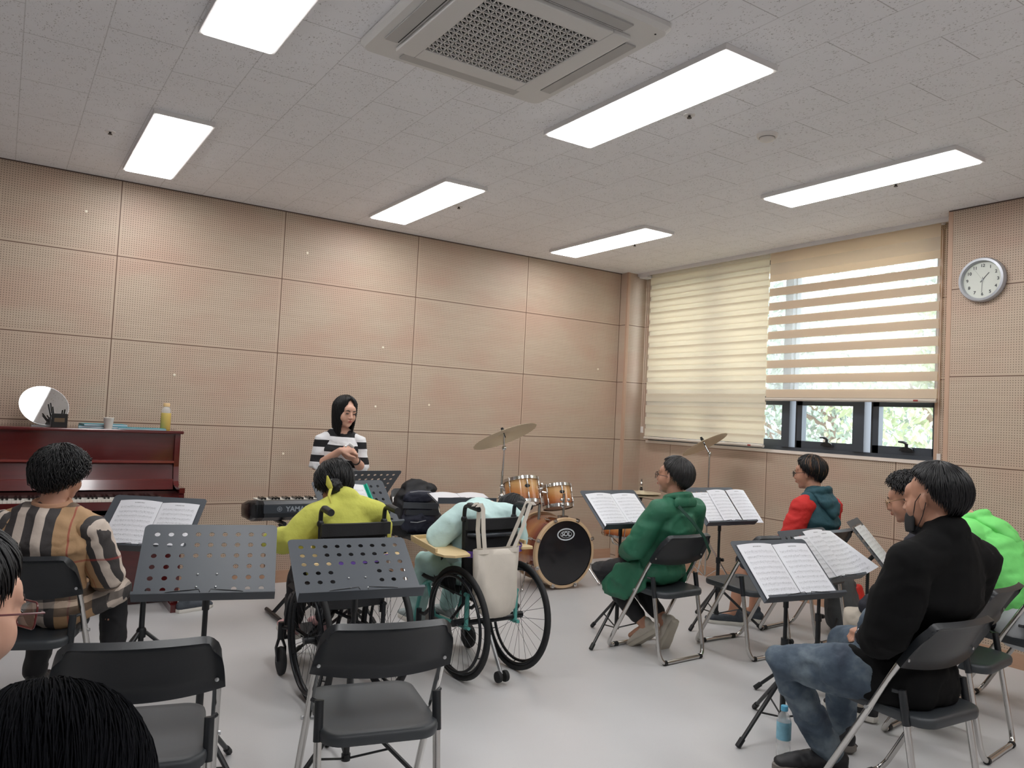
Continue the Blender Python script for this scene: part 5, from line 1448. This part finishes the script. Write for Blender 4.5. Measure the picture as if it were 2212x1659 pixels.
# ---- 1. the standing woman in the striped sweater
def striped(ph=0.0):
    m = bpy.data.materials.new('black_white_stripes'); m.use_nodes = True
    t = NT(m); b = t.n['Principled BSDF']; o = t.sep(t.coord())
    w = t.noise(t.coord(), 5, 1)
    z = t.math('ADD', o[2], t.math('ADD', t.math('MULTIPLY', t.math('SUBTRACT', w, .5), .012), t.math('MULTIPLY', o[0], -.03)))
    fz = t.math('FRACT', t.math('DIVIDE', t.math('SUBTRACT', z, 1.2175+ph), .112))
    blk = t.math('LESS_THAN', fz, .46)
    t.l.new(t.mix(blk, srgb((222, 222, 224)), srgb((20, 20, 24))), b.inputs['Base Color']); b.inputs['Roughness'].default_value = .8
    t.bump(t.noise(t.coord(), 30, 3), .25, .01, b)
    return m
J = dict(pel=Vector((0, 0, .80)), wai=Vector((0, .0, .98)), che=Vector((0, 0, 1.12)), nec=Vector((0, -.01, 1.265)), head=Vector((-.015, .035, 1.405)), HR=Rh(20, -7, -3),
         shL=Vector((-.128, 0, 1.19)), shR=Vector((.128, 0, 1.19)), elL=Vector((-.168, .01, .985)), elR=Vector((.168, .01, .985)), wrL=Vector((-.075, .195, 1.06)), wrR=Vector((.035, .20, 1.125)),
         hiL=Vector((-.08, 0, .80)), hiR=Vector((.08, 0, .80)), knL=Vector((-.09, .01, .44)), knR=Vector((.09, .01, .44)), anL=Vector((-.09, -.01, .09)), anR=Vector((.09, -.01, .09)),
         toL=Vector((-.10, .14, .03)), toR=Vector((.10, .14, .03)), fat=.93, hk=.97)
J['side'] = Vector((1, 0, 0))
# hands meet in front of the chest
p1 = person('person', (1.505, -.72), 190, J, 'standing woman with long black hair and black-and-white striped sweater behind the keyboard', M_skin1, .005,
            hcurl=(38, 48, 30), hN={'L': (.1, .8, -.5), 'R': (.1, .5, .85), 'tL': Vector((-.2, 0, -1)), 'tR': Vector((-.3, 0, -1))}, hD={'L': (.72, .05, .68), 'R': (-.95, .1, .10)})
face_parts(p1, J['head'], J['HR'], .97)
hair(p1, J['head'], J['HR'], M_hair, rad=(.087, .104, .096), th=(51, 84, 100), hang=(.0, .34, .26), n=1300, fpow=1.5, sweep=0, seed=3, lift=.06, thick=.0019, kk=.98, inward=.10)
top(p1, J, striped(), 'striped_sweater', .012, .58, hemz=.62, amp=.004, seed=2, loose=.97, nsc=(6, 6, 10), armr=1.02, voxel=.006, slm=striped(.03), nk=.05)
trousers(p1, J, mat('black_trousers', (24, 24, 28), .7), seat=True)
for a in 'LR': shoe(p1, J['an'+a], J['to'+a], mat('black_shoe', (22, 22, 24), .4))
wt = J['wrL'].lerp(J['elL'], .12)
MB().tube([wt+(basis((J['elL']-J['wrL']), (0, 1, 0)) @ Vector((0, .029*math.cos(a), .029*math.sin(a)))) for a in [2*PI*k/20 for k in range(20)]], .006, 8, closed=True).obj('wristwatch', mat('dark_watch_strap', (40, 34, 32), .4), p1)
tissue = MB().limb([(-.045, .235, 1.155), (-.015, .25, 1.175), (.01, .245, 1.16)], [(.014, .010), (.02, .012), (.012, .008)], (1, 0, 0), 10)
ti = organic(tissue, 'white_case', mat('white_case', (236, 234, 232), .4), None, .004, 2)
ti.location = p1.location; ti.rotation_euler = p1.rotation_euler; tag(ti, 'small white object held between the hands of the standing woman', 'small case')

# ---- 2. plaid shirt
def plaid(vertical=True, sleeve=False):
    m = bpy.data.materials.new('tan_plaid_sleeve' if sleeve else 'tan_plaid'); m.use_nodes = True
    t = NT(m); b = t.n['Principled BSDF']; o = t.sep(t.coord()); w = t.noise(t.coord(), 4, 2)
    x = t.math('ADD', o[0], t.math('MULTIPLY', t.math('SUBTRACT', w, .5), .03)); z = t.math('ADD', o[2], t.math('MULTIPLY', t.math('SUBTRACT', w, .5), .03))
    if sleeve: x = t.math('ADD', t.math('MULTIPLY', o[0], 1.0), t.math('ADD', t.math('MULTIPLY', z, .034), t.math('MULTIPLY', o[1], -.6)))
    tan, blk, wht, red = srgb((172, 138, 102)), srgb((58, 54, 54)), srgb((196, 182, 170)), srgb((150, 50, 46))
    P_ = .20 if sleeve else .30
    f = t.math('FRACT', t.math('DIVIDE', t.math('ADD', x, .095 if not sleeve else .12), P_))
    def band(f, a, b_): return t.math('MULTIPLY', t.math('GREATER_THAN', f, a), t.math('LESS_THAN', f, b_))
    c = t.mix(band(f, .04, .17), tan, blk); c = t.mix(band(f, .17, .29), c, wht); c = t.mix(band(f, .29, .42), c, blk); c = t.mix(band(f, .42, .55), c, wht); c = t.mix(band(f, .55, .68), c, blk)
    c = t.mix(t.math('MULTIPLY', band(f, .84, .86), .7), c, red)
    g = t.math('FRACT', t.math('DIVIDE', t.math('ADD', z, -.02), .46))
    c = t.mix(t.math('MULTIPLY', band(g, .02, .10), .75), c, blk); c = t.mix(t.math('MULTIPLY', band(g, .10, .16), .6), c, wht); c = t.mix(t.math('MULTIPLY', band(g, .16, .24), .75), c, blk)
    c = t.mix(t.math('MULTIPLY', band(g, .52, .54), .6), c, red)
    t.l.new(c, b.inputs['Base Color']); b.inputs['Roughness'].default_value = .75
    t.bump(t.noise(t.coord(), 25, 3), .3, .01, b); return m
J = seated(head=(.07, .01, 1.075), nec=(.055, -.035, .945), che=(.04, -.07, .81), wai=(.02, -.02, .68), pel=(.0, .02, .55), shL=(-.125, -.05, .865), shR=(.205, -.035, .865), elR=(.27, .06, .63), wrR=(.22, .30, .56),
           elL=(-.20, .02, .62), wrL=(-.08, .26, .58), knR=(.22, .42, .47), knL=(-.06, .42, .47), anR=(.24, .42, .10), anL=(-.10, .40, .10), HR=Rh(-22, -6), fat=1.05, hk=.96)
p2 = person('person', (-.47, -2.36), 20, J, 'person with fluffy black hair and tan plaid shirt, seated before the piano', M_skin2)
face_parts(p2, J['head'], J['HR'], .96)
hair(p2, J['head'], J['HR'], M_hair, rad=(.104, .114, .106), th=(58, 108, 138), n=1500, curl=.009, freq=7, lift=.12, thick=.0022, seed=11, coff=(0, -.012, .024))
top(p2, J, plaid(), 'plaid_shirt', .022, .97, hemz=.43, amp=.006, seed=5, loose=1.05, slm=plaid(sleeve=True), armr=1.15, nsc=(6, 6, 9))
cl = MB().tube([J['nec']+Vector((.066*math.cos(a), .060*math.sin(a), .018+.012*math.sin(a))) for a in [2*PI*k/24 for k in range(24)]], .014, 8, closed=True); cl.obj('shirt_collar', mat('tan_collar', (176, 132, 104), .7), p2)
b = MB().limb([(.10, .0, .50), (.20, .26, .51), (.24, .37, .50)], [(.10, .09), (.09, .085), (.07, .07)], (1, 0, 0)); organic(b, 'shirt_tail', plaid(), p2, .01, 4, .005, (9, 9, 9), 7)
trousers(p2, J, mat('black_trousers'), seat=False)
for a in 'LR': shoe(p2, J['an'+a], J['to'+a], mat('black_shoe'))

# ---- 3. yellow sweater in the left wheelchair
M_yel = mat('lime_yellow_knit', (196, 197, 90), .85, var=.06, vscale=18, bump=.35, bscale=40)
J = seated(pel=(0, .19, .60), wai=(0, .175, .70), che=(-.005, .155, .83), nec=(0, .165, .955), head=(-.020, .265, 1.02), HR=Rh(0, -48, 0), shL=(-.160, .13, .885), shR=(.160, .13, .885),
           elL=(-.27, .14, .765), elR=(.24, .20, .74), wrL=(-.325, .30, .735), wrR=(.06, .33, .735), hiL=(-.09, .12, .54), hiR=(.09, .12, .54), knL=(-.10, .50, .52), knR=(.10, .50, .52), anL=(-.09, .60, .24), anR=(.09, .60, .24), toL=(-.09, .70, .20), toR=(.09, .70, .20), fat=.98, hk=.93)
p3 = person('person', (.885, -2.60), 0, J, 'person in a lime yellow sweater leaning forward in the left wheelchair, seen from behind', M_skin2)
hair(p3, J['head'], J['HR'], M_hair, rad=(.092, .108, .100), th=(58, 114, 152), hang=(0, .025, .03), n=1500, curl=.006, freq=3, lift=.12, thick=.002, seed=21)
b = MB().ell((-.058, .165, 1.025), (.038, .040, .042)); bun = organic(b, 'hair_bun', M_hair, p3, .006, 2, .006, (60, 25, 60), 3)
MB().limb([(-.095, .12, 1.02), (-.112, .11, 1.045), (-.125, .10, 1.085)], [(.006, .012), (.006, .016), (.002, .004)], (0, 1, 0)).limb([(-.095, .12, 1.02), (-.11, .10, .985), (-.10, .09, .95)], [(.005, .009), (.004, .008), (.002, .003)], (0, 1, 0)).obj('hair_ribbon', mat('pale_yellow_ribbon', (206, 200, 90), .6), p3)
top(p3, J, M_yel, 'yellow_sweater', .020, .99, amp=.004, seed=9, armr=1.2, nsc=(6, 6, 9), loose=1.0, nk=.0)
trousers(p3, J, mat('black_trousers'))
for a in 'LR': shoe(p3, J['an'+a], J['to'+a], mat('pink_white_trainer', (190, 150, 150), .6, var=.4, vscale=30))

# ---- 4. pale blue top in the right wheelchair, slumped over the tray
M_ice = mat('pale_aqua_jersey', (186, 214, 212), .8, var=.04, vscale=10, bump=.3, bscale=30)
J = seated(pel=(0, .18, .60), wai=(.0, .165, .70), che=(.02, .165, .815), nec=(.14, .24, .875), head=(.345, .30, .822), HR=Rh(-62, -48, 10), shL=(-.12, .13, .865), shR=(.22, .15, .850),
           elL=(-.27, .14, .745), elR=(.30, .12, .73), wrL=(-.10, .36, .725), wrR=(.12, .40, .72), hiL=(-.09, .12, .54), hiR=(.09, .12, .54), knL=(-.14, .48, .54), knR=(.12, .48, .54), anL=(-.12, .58, .24), anR=(.10, .58, .24), toL=(-.12, .68, .20), toR=(.10, .68, .20), fat=.95, hk=.92)
p4 = person('person', (1.70, -2.60), -3, J, 'person in pale blue slumped over a wooden tray in the right wheelchair, black hair', M_skin1)
hair(p4, J['head'], J['HR'], M_hair, rad=(.094, .108, .100), th=(60, 100, 138), n=620, lift=.05, thick=.0021, seed=31)
top(p4, J, M_ice, 'pale_blue_top', .020, .99, amp=.003, seed=12, armr=1.2, nsc=(6, 6, 9))
tr_ = trousers(p4, J, mat('pale_aqua_trousers', (170, 204, 200), .8), r=1.05)
for a in 'LR': shoe(p4, J['an'+a], J['to'+a], mat('grey_trainer', (150, 160, 160), .6))

# ---- 5. green coat
M_grn = mat('emerald_raincoat', (38, 102, 76), .62, var=.12, vscale=5, bump=.5, bscale=14)
J = seated(pel=(0, .02, .55), wai=(0, -.005, .67), che=(0, -.10, .82), nec=(0, -.12, .955), head=(-.005, -.085, 1.105), HR=Rh(14, 8), shL=(-.165, -.12, .905), shR=(.165, -.12, .905), elL=(-.235, .0, .66), elR=(.235, .0, .66),
           wrL=(-.10, .20, .60), wrR=(.08, .22, .62), knL=(-.165, .37, .46), knR=(.055, .38, .46), anL=(-.0, .10, .14), anR=(.09, .02, .17), toL=(-.02, .25, .03), toR=(.10, .09, .03), hk=1.0, fat=1.0)
p5 = person('person', (2.892, -2.712), -3, J, 'woman in an emerald green coat with short dark hair and glasses, facing left', M_skin2)
face_parts(p5, J['head'], J['HR'])
glasses(p5, J['head'], J['HR'], mat('dark_frames', (40, 26, 24), .3))
hair(p5, J['head'], J['HR'], mat('greying_dark_hair', (38, 36, 36), .4, var=.5, vscale=30), rad=(.092, .112, .100), th=(56, 98, 140), n=760, lift=.06, seed=41, coff=(0, -.020, .030))
top(p5, J, M_grn, 'green_coat', .020, .97, hemz=.425, amp=.005, seed=15, armr=1.25, loose=1.0, nsc=(5, 5, 9))
b = MB().limb([(0, -.04, .505), (-.02, .12, .50), (-.03, .24, .48)], [(.20, .075), (.195, .075), (.175, .06)], (1, 0, 0), 18).limb([(-.185, -.02, .50), (-.20, .14, .43), (-.195, .30, .36)], [(.020, .09), (.016, .12), (.010, .045)], (1, 0, 0)).limb([(.19, -.02, .50), (.20, .16, .44)], [(.02, .08), (.016, .09)], (1, 0, 0))
organic(b, 'coat_skirt', M_grn, p5, .009, 4, .005, (8, 8, 8), 6)
b = MB().tube([J['nec']+Vector((.078*math.cos(a), .066*math.sin(a), .03-.02*math.sin(a))) for a in [2*PI*k/24 for k in range(24)]], .022, 8, closed=True).limb([(-.09, -.185, .955), (0, -.20, .96), (.09, -.185, .955)], [(.03, .012)]*3, (0, 0, 1))
organic(b, 'coat_collar', M_grn, p5, .007, 3)
st = [(-.09, -.20, .93), (-.02, -.245, .85), (.07, -.27, .75), (.15, -.255, .65), (.17, -.22, .60)]
MB().slab(lambda u, v: (lambda i, q: Vector(st[i]).lerp(Vector(st[i+1]), q))(min(int(u*4), 3), u*4-min(int(u*4), 3))+Vector((.014*v, -.002, .014*v)), 16, 1, .004).obj('shoulder_strap', mat('dark_green_strap', (22, 62, 50), .6), p5)
trousers(p5, J, mat('black_trousers'), to=.80, r=1.0, seat=False)
M_bei = mat('beige_trainer', (188, 180, 168), .7)
shoe(p5, J['anL'], J['toL'], M_bei, mat('beige_sole', (176, 168, 154), .7), up=((-.1, .75, -.55), (0, .55, .75)))
shoe(p5, J['anR'], J['toR'], M_bei, mat('beige_sole'), up=((.05, .45, -.9), (0, .9, .45)))

# ---- 6. teal and red hooded top
M_teal = mat('dark_teal_cotton', (34, 72, 82), .8, bump=.3, bscale=40)
M_redc = mat('scarlet_cotton', (190, 34, 30), .75, bump=.3, bscale=40)
J = seated(head=(-.0, .0, 1.135), nec=(0, -.05, .985), che=(0, -.09, .82), shL=(-.17, -.06, .92), shR=(.17, -.08, .92), HR=Rh(10, -4), elL=(-.24, .0, .66), anL=(-.24, .42, .09), anR=(-.02, .40, .09), toL=(-.34, .54, .03), toR=(-.06, .56, .03), knL=(-.13, .42, .48), knR=(.06, .42, .48))
p6 = person('person', (4.185, -2.841), -5, J, 'person in a dark teal hooded vest with red sleeves and glasses, near the window wall', M_skin2)
face_parts(p6, J['head'], J['HR']); glasses(p6, J['head'], J['HR'], mat('black_frames', (22, 20, 22), .3))
hair(p6, J['head'], J['HR'], M_hair, rad=(.090, .108, .098), th=(54, 102, 138), hang=(0, .02, .01), n=640, lift=.06, seed=51)
hair(p6, J['head'], J['HR'], mat('highlighted_hair', (112, 80, 56), .5), rad=(.091, .109, .099), th=(54, 90, 124), hang=(0, .01, .01), n=40, lift=.08, seed=52, name='hair_highlights', kk=.995)
top(p6, J, M_teal, 'hooded_vest', .022, .97, hemz=.44, amp=.005, seed=16, slm=M_redc, armr=1.15, nk=.0)
b = MB().tube([J['nec']+Vector((.085*math.cos(a), .075*math.sin(a)-.01, .01-.035*math.sin(a))) for a in [2*PI*k/24 for k in range(24)]], .024, 8, closed=True).limb([(0, -.11, .99), (0, -.165, .94), (0, -.19, .86)], [(.105, .03), (.11, .038), (.05, .03)], (1, 0, 0))
organic(b, 'hood', M_teal, p6, .009, 4, .008, (12, 12, 12), 4)
trousers(p6, J, mat('dark_shorts', (40, 44, 52), .7), to=.15)
for a in 'LR': shoe(p6, J['an'+a], J['to'+a], mat('slate_trainer', (66, 72, 80), .7), lace=mat('white_lace', (220, 220, 218), .6))

# ---- 7. masked person in black at the lower right
M_bk = mat('black_sweatshirt', (12, 12, 13), .9, bump=.35, bscale=12, spec=.2)
def denim():
    m = bpy.data.materials.new('faded_denim'); m.use_nodes = True
    t = NT(m); b = t.n['Principled BSDF']; n = t.noise(t.coord(), 7, 4, .6)
    t.l.new(t.ramp(n, [(.3, srgb((44, 56, 72))), (.5, srgb((70, 84, 98))), (.72, srgb((112, 124, 132)))]), b.inputs['Base Color']); b.inputs['Roughness'].default_value = .8
    t.bump(t.noise(t.coord(), 18, 4), .4, .01, b); return m
J = seated(pel=(.02, .04, .58), wai=(.02, .0, .70), che=(.01, -.12, .87), nec=(.0, -.155, 1.055), head=(.0, -.10, 1.195), HR=Rh(1, -6), shL=(-.20, -.14, .965), shR=(.23, -.15, .965), elL=(-.26, -.09, .69), elR=(.29, .0, .70),
           wrL=(-.13, .09, .635), wrR=(.10, .20, .62), hiL=(-.10, .0, .51), hiR=(.11, .0, .51), knL=(-.27, .36, .475), knR=(.20, .42, .50), anL=(-.03, .30, .10), anR=(.26, .46, .10), toL=(-.20, .40, .03), toR=(.30, .6, .03), fat=1.30, hk=1.06)
p7 = person('person', (2.36, -4.60), 3, J, 'large person in black sweatshirt and jeans with a black mask under the chin', M_skin2, .006, hcurl=(40, 50, 30), hD={'L': (.75, .45, -.3), 'R': (-.8, .4, -.2)})
face_parts(p7, J['head'], J['HR'], 1.06)
hair(p7, J['head'], J['HR'], M_hair, rad=(.092, .108, .098), th=(50, 78, 144), n=1200, lift=.05, seed=61, kk=1.11, coff=(0, -.020, .028), thick=.002)
f = lambda x, y, z: J['head']+(J['HR'] @ Vector((x, y, z)))*1.06
b = MB().limb([f(-.055, .045, -.085), f(-.035, .085, -.085), f(0, .105, -.085), f(.035, .085, -.085), f(.055, .045, -.085)], [(.035, .006), (.04, .008), (.04, .010), (.04, .008), (.035, .006)], (0, 0, 1), 12).ell(f(0, .055, -.112), (.048, .048, .024))
mk_ = organic(b, 'face_mask', mat('black_mask', (26, 27, 30), .7), p7, .005, 3)
for s_ in (-1, 1): MB().tube([f(s_*.055, .045, -.06), f(s_*.074, .022, -.01), f(s_*.082, -.005, .018)], .0016, 6).tube([f(s_*.058, .035, -.11), f(s_*.072, .0, -.06), f(s_*.082, -.022, -.012)], .0016, 6).obj('ear_loop', mat('black_mask'), mk_)
top(p7, J, M_bk, 'black_sweatshirt', .026, .70, hemz=.345, amp=.005, seed=18, armr=1.35, loose=.84, nsc=(5, 5, 8), nk=-.012)
_se = lambda v, e: math.copysign(abs(v)**e, v)
hm = MB().rings([[Vector((.0+rx*_se(math.cos(2*PI*k/40), .6), .025+ry*_se(math.sin(2*PI*k/40), .75), z)) for k in range(40)] for z, rx, ry in ((.424, .185, .165), (.434, .203, .185), (.48, .208, .188), (.54, .205, .175), (.60, .195, .145))], True)
organic(hm, 'sweatshirt_hem', M_bk, p7, .009, 4, .006, (7, 7, 7), 8)
MB().slab(lambda u, v: Vector((.19-.012*u, -.225+.018*u, 1.0-.0*u-.03*v)), 2, 2, .003).obj('shirt_print', mat('white_print', (200, 200, 200), .6), p7)
trousers(p7, J, denim(), to=.98, r=1.12, amp=.007)
M_bs = mat('black_trainer', (26, 26, 30), .55)
for a in 'LR': shoe(p7, J['an'+a], J['to'+a], M_bs, mat('grey_sole', (120, 114, 108), .6), 1.12, lace=mat('grey_lace', (150, 150, 152), .6))
wt = J['wrL'].lerp(J['elL'], .10)
Bw = basis((J['elL']-J['wrL']), (0, 0, 1))
MB().tube([wt+(Bw @ Vector((0, .031*math.cos(a), .031*math.sin(a)))) for a in [2*PI*k/24 for k in range(24)]], .007, 8, closed=True).cyl(wt+(Bw @ Vector((0, .030, -.01))), wt+(Bw @ Vector((0, .042, -.012))), .021, seg=18).obj('wristwatch', mat('steel_watch', (90, 90, 94), .25, metal=.8), p7)

# ---- 8. curly hair behind him
J = seated(head=(.0, .215, 1.115), nec=(0, .13, .98), che=(0, .05, .83), wai=(0, .0, .67), pel=(0, .02, .56), shL=(-.17, .08, .92), shR=(.17, .08, .92), HR=Rh(8, -14), elL=(-.22, .16, .68), elR=(.22, .16, .68), wrL=(-.12, .34, .56), wrR=(.12, .34, .56), fat=1.05)
p8 = person('person', (3.225, -4.343), -7, J, 'curly-haired person with round glasses, mostly hidden behind the masked person in black', M_skin2)
face_parts(p8, J['head'], J['HR']); glasses(p8, J['head'], J['HR'], mat('thin_gold_frames', (150, 120, 90), .3, metal=.8), round_=True, w=.024, h=.022)
hair(p8, J['head'], J['HR'], M_hair, rad=(.098, .114, .106), th=(62, 92, 118), n=700, curl=.010, freq=8, lift=.10, thick=.0024, seed=71)
top(p8, J, mat('dark_navy_shirt', (24, 26, 38), .8, bump=.3, bscale=20), 'dark_shirt', .024, .97, hemz=.47, amp=.008, seed=19, armr=1.25)
trousers(p8, J, mat('beige_trousers', (190, 180, 166), .8, bump=.3, bscale=20), r=1.15)
for a in 'LR': shoe(p8, J['an'+a], J['to'+a], M_bs)

# ---- 9. neon green hoodie at the right edge
M_neon = mat('neon_green_fleece', (124, 224, 120), .8, var=.05, vscale=8, bump=.35, bscale=16)
J = seated(head=(.0, .39, 1.08), nec=(0, .24, .985), che=(-.0, .09, .83), wai=(0, -.02, .67), pel=(0, .0, .57), shL=(-.16, .17, .905), shR=(.16, .15, .905), HR=Rh(12, -10), elL=(-.22, .2, .68), elR=(.22, .2, .68), wrL=(-.12, .36, .56), wrR=(.12, .36, .56), fat=1.12)
p9 = person('person', (3.93, -4.30), -6, J, 'person in a neon green hoodie at the right edge of the room, head hidden', M_skin1)
face_parts(p9, J['head'], J['HR'])
hair(p9, J['head'], J['HR'], M_hair, n=520, seed=81, curl=.004)
top(p9, J, M_neon, 'neon_hoodie', .024, .97, hemz=.50, amp=.005, seed=20, armr=1.3)
b = MB().tube([J['nec']+Vector((.09*math.cos(a), .08*math.sin(a)-.01, .005-.035*math.sin(a))) for a in [2*PI*k/24 for k in range(24)]], .024, 8, closed=True).limb([(.0, .15, .99), (.0, .07, .965), (.0, .0, .90)], [(.10, .03), (.105, .035), (.06, .03)], (1, 0, 0))
organic(b, 'hood', M_neon, p9, .009, 7, .005, (9, 9, 9), 4)
MB().limb([(0, -.055, .485), (0, -.055, .50)], [(.20, .155), (.20, .155)], (1, 0, 0), 20).obj('hem_band', mat('pale_hem', (196, 200, 204), .7), p9)
trousers(p9, J, mat('dark_trousers', (30, 32, 40), .7))
for a in 'LR': shoe(p9, J['an'+a], J['to'+a], M_bs)

# ---- 10. person cut by the left edge, nearest the viewer
M_dk = mat('dark_knit', (20, 22, 30), .9, bump=.5, bscale=60, sheen=.3)
J = seated(head=(.0, .01, 1.105), nec=(.0, -.06, .95), HR=Rh(-30, -8), hk=1.0)
p10 = person('person', (-.69, -4.915), 20, J, 'person with dark hair and thin red glasses temple, cut off by the lower left edge', M_skin1, .0055)
face_parts(p10, J['head'], J['HR']); glasses(p10, J['head'], J['HR'], mat('dark_red_frames', (96, 30, 34), .3))
hair(p10, J['head'], J['HR'], M_hair, th=(54, 86, 138), hang=(0, .025, .03), n=1100, sweep=.1, seed=91, thick=.0016, lift=.04)
top(p10, J, M_dk, 'dark_knit_sweater', .022, .97, hemz=.46, amp=.006, seed=22, armr=1.25)
trousers(p10, J, mat('black_trousers'))
for a in 'LR': shoe(p10, J['an'+a], J['to'+a], M_bs)

# ---- 11. the head nearest the viewer at the bottom left
J = seated(head=(.0, .02, 1.03), nec=(.0, -.05, .885), che=(0, -.05, .78), wai=(0, 0, .66), shL=(-.17, -.06, .83), shR=(.17, -.06, .83), HR=Rh(8, -12), knL=(-.12, .30, .46), knR=(.12, .30, .46), anL=(-.12, .12, .10), anR=(.12, .12, .10), wrL=(-.10, .16, .58), wrR=(.10, .16, .58), hk=1.0)
p11 = person('person', (-.60, -5.50), 14, J, 'nearest person, only the top of a dark-haired head showing in the lower left corner', M_skin1, .006)
face_parts(p11, J['head'], J['HR'])
hair(p11, J['head'], J['HR'], mat('soft_black_hair', (15, 16, 20), .9, spec=.08), rad=(.096, .114, .102), th=(90, 112, 160), hang=(0, .03, .02), n=4200, seed=95, thick=.0007, lift=.035, start=.95, sweep=.3, tilt=-32)
top(p11, J, mat('charcoal_jumper', (34, 36, 42), .85, bump=.3, bscale=30), 'charcoal_jumper', .022, .97, hemz=.44, amp=.005, seed=25, armr=1.2)
trousers(p11, J, mat('black_trousers'))
for a in 'LR': shoe(p11, J['an'+a], J['to'+a], M_bs)

# pair of trainers by the piano
rt = empty('trainer', (.50, -.66, .0), 70, 'white-soled trainer on the floor beside the piano', 'shoe')
shoe(rt, (0, 0, .09), (0, .15, .03), mat('slate_trainer'), M_sole, .95, lace=mat('white_lace'))
# patterned bag under the plaid shirt's chair
pb = empty('floral_bag', (-.72, -2.30, 0), 30, 'beige floral cloth bag on the floor under the plaid shirt', 'bag')
b = MB().limb([(0, 0, .06), (0, 0, .16), (0, 0, .22)], [(.17, .11), (.16, .10), (.12, .06)], (1, 0, 0), 16)
def floral():
    m = bpy.data.materials.new('beige_floral'); m.use_nodes = True
    t = NT(m); bb = t.n['Principled BSDF']; v = t.add('ShaderNodeTexVoronoi'); v.inputs['Scale'].default_value = 22; t.l.new(t.coord(), v.inputs['Vector'])
    t.l.new(t.mix(t.math('LESS_THAN', v.outputs['Distance'], .34), srgb((176, 164, 134)), srgb((128, 88, 68))), bb.inputs['Base Color']); bb.inputs['Roughness'].default_value = .8; return m
organic(b, 'bag_body', floral(), pb, .01, 3, .01, (9, 9, 9), 3)
MB().tube([(-.08, 0, .22), (-.06, 0, .31), (.06, 0, .31), (.08, 0, .22)], .007, 8).obj('bag_handle', mat('brown_handle', (120, 96, 70), .6), pb)

# ================================================================= outdoors: trees and shrubs beyond the window
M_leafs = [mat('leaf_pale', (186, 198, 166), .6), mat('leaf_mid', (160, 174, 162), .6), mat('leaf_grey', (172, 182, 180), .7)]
M_bark = mat('grey_bark', (150, 132, 122), .8)
def tree(x, y, z0, crown_z, r, n, lm, label, size, seed, trunk=True):
    rnd = random.Random(seed)
    root = empty('tree', (x, y, z0), 0, label, 'tree', 'trees outside the window')
    mb = MB()
    for i in range(n):
        d = Vector((rnd.gauss(0, 1), rnd.gauss(0, 1), rnd.gauss(0, 1))).normalized()*(rnd.random()**.5)*r
        c = Vector((d.x*.8, d.y, crown_z+d.z*.9)); nrm = Vector((rnd.gauss(0, 1), rnd.gauss(0, 1), rnd.gauss(0, 1)+.6)).normalized()
        u = nrm.orthogonal().normalized(); w = nrm.cross(u); s_ = size*rnd.uniform(.6, 1.2)
        mb.add([c-u*s_, c-w*s_*.45+nrm*s_*.1, c+u*s_, c+w*s_*.45+nrm*s_*.1], [(0, 1, 2, 3)], False)
    mb.obj('foliage', lm, root)
    tk = MB()
    tk.tube([(0, 0, 0), (.05, .05, crown_z*.5), (.0, -.1, crown_z)], [.13, .09, .05], 8)
    for k in range(7):
        a = rnd.uniform(0, 6.28); h0 = rnd.uniform(.3, .8)*crown_z
        tk.tube([(0.02, 0, h0), (math.cos(a)*r*.5, math.sin(a)*r*.5, h0+rnd.uniform(.1, .6)), (math.cos(a)*r*.95, math.sin(a)*r*.95, h0+rnd.uniform(.1, 1.0))], [.04, .025, .01], 6)
    tk.obj('trunk', M_bark, root)
gnd = MB().bbox(XW+.5, 40, -14, 20, -.6, -.5); struct(gnd, 'ground_outside', mat('pale_ground', (170, 164, 150), .9))
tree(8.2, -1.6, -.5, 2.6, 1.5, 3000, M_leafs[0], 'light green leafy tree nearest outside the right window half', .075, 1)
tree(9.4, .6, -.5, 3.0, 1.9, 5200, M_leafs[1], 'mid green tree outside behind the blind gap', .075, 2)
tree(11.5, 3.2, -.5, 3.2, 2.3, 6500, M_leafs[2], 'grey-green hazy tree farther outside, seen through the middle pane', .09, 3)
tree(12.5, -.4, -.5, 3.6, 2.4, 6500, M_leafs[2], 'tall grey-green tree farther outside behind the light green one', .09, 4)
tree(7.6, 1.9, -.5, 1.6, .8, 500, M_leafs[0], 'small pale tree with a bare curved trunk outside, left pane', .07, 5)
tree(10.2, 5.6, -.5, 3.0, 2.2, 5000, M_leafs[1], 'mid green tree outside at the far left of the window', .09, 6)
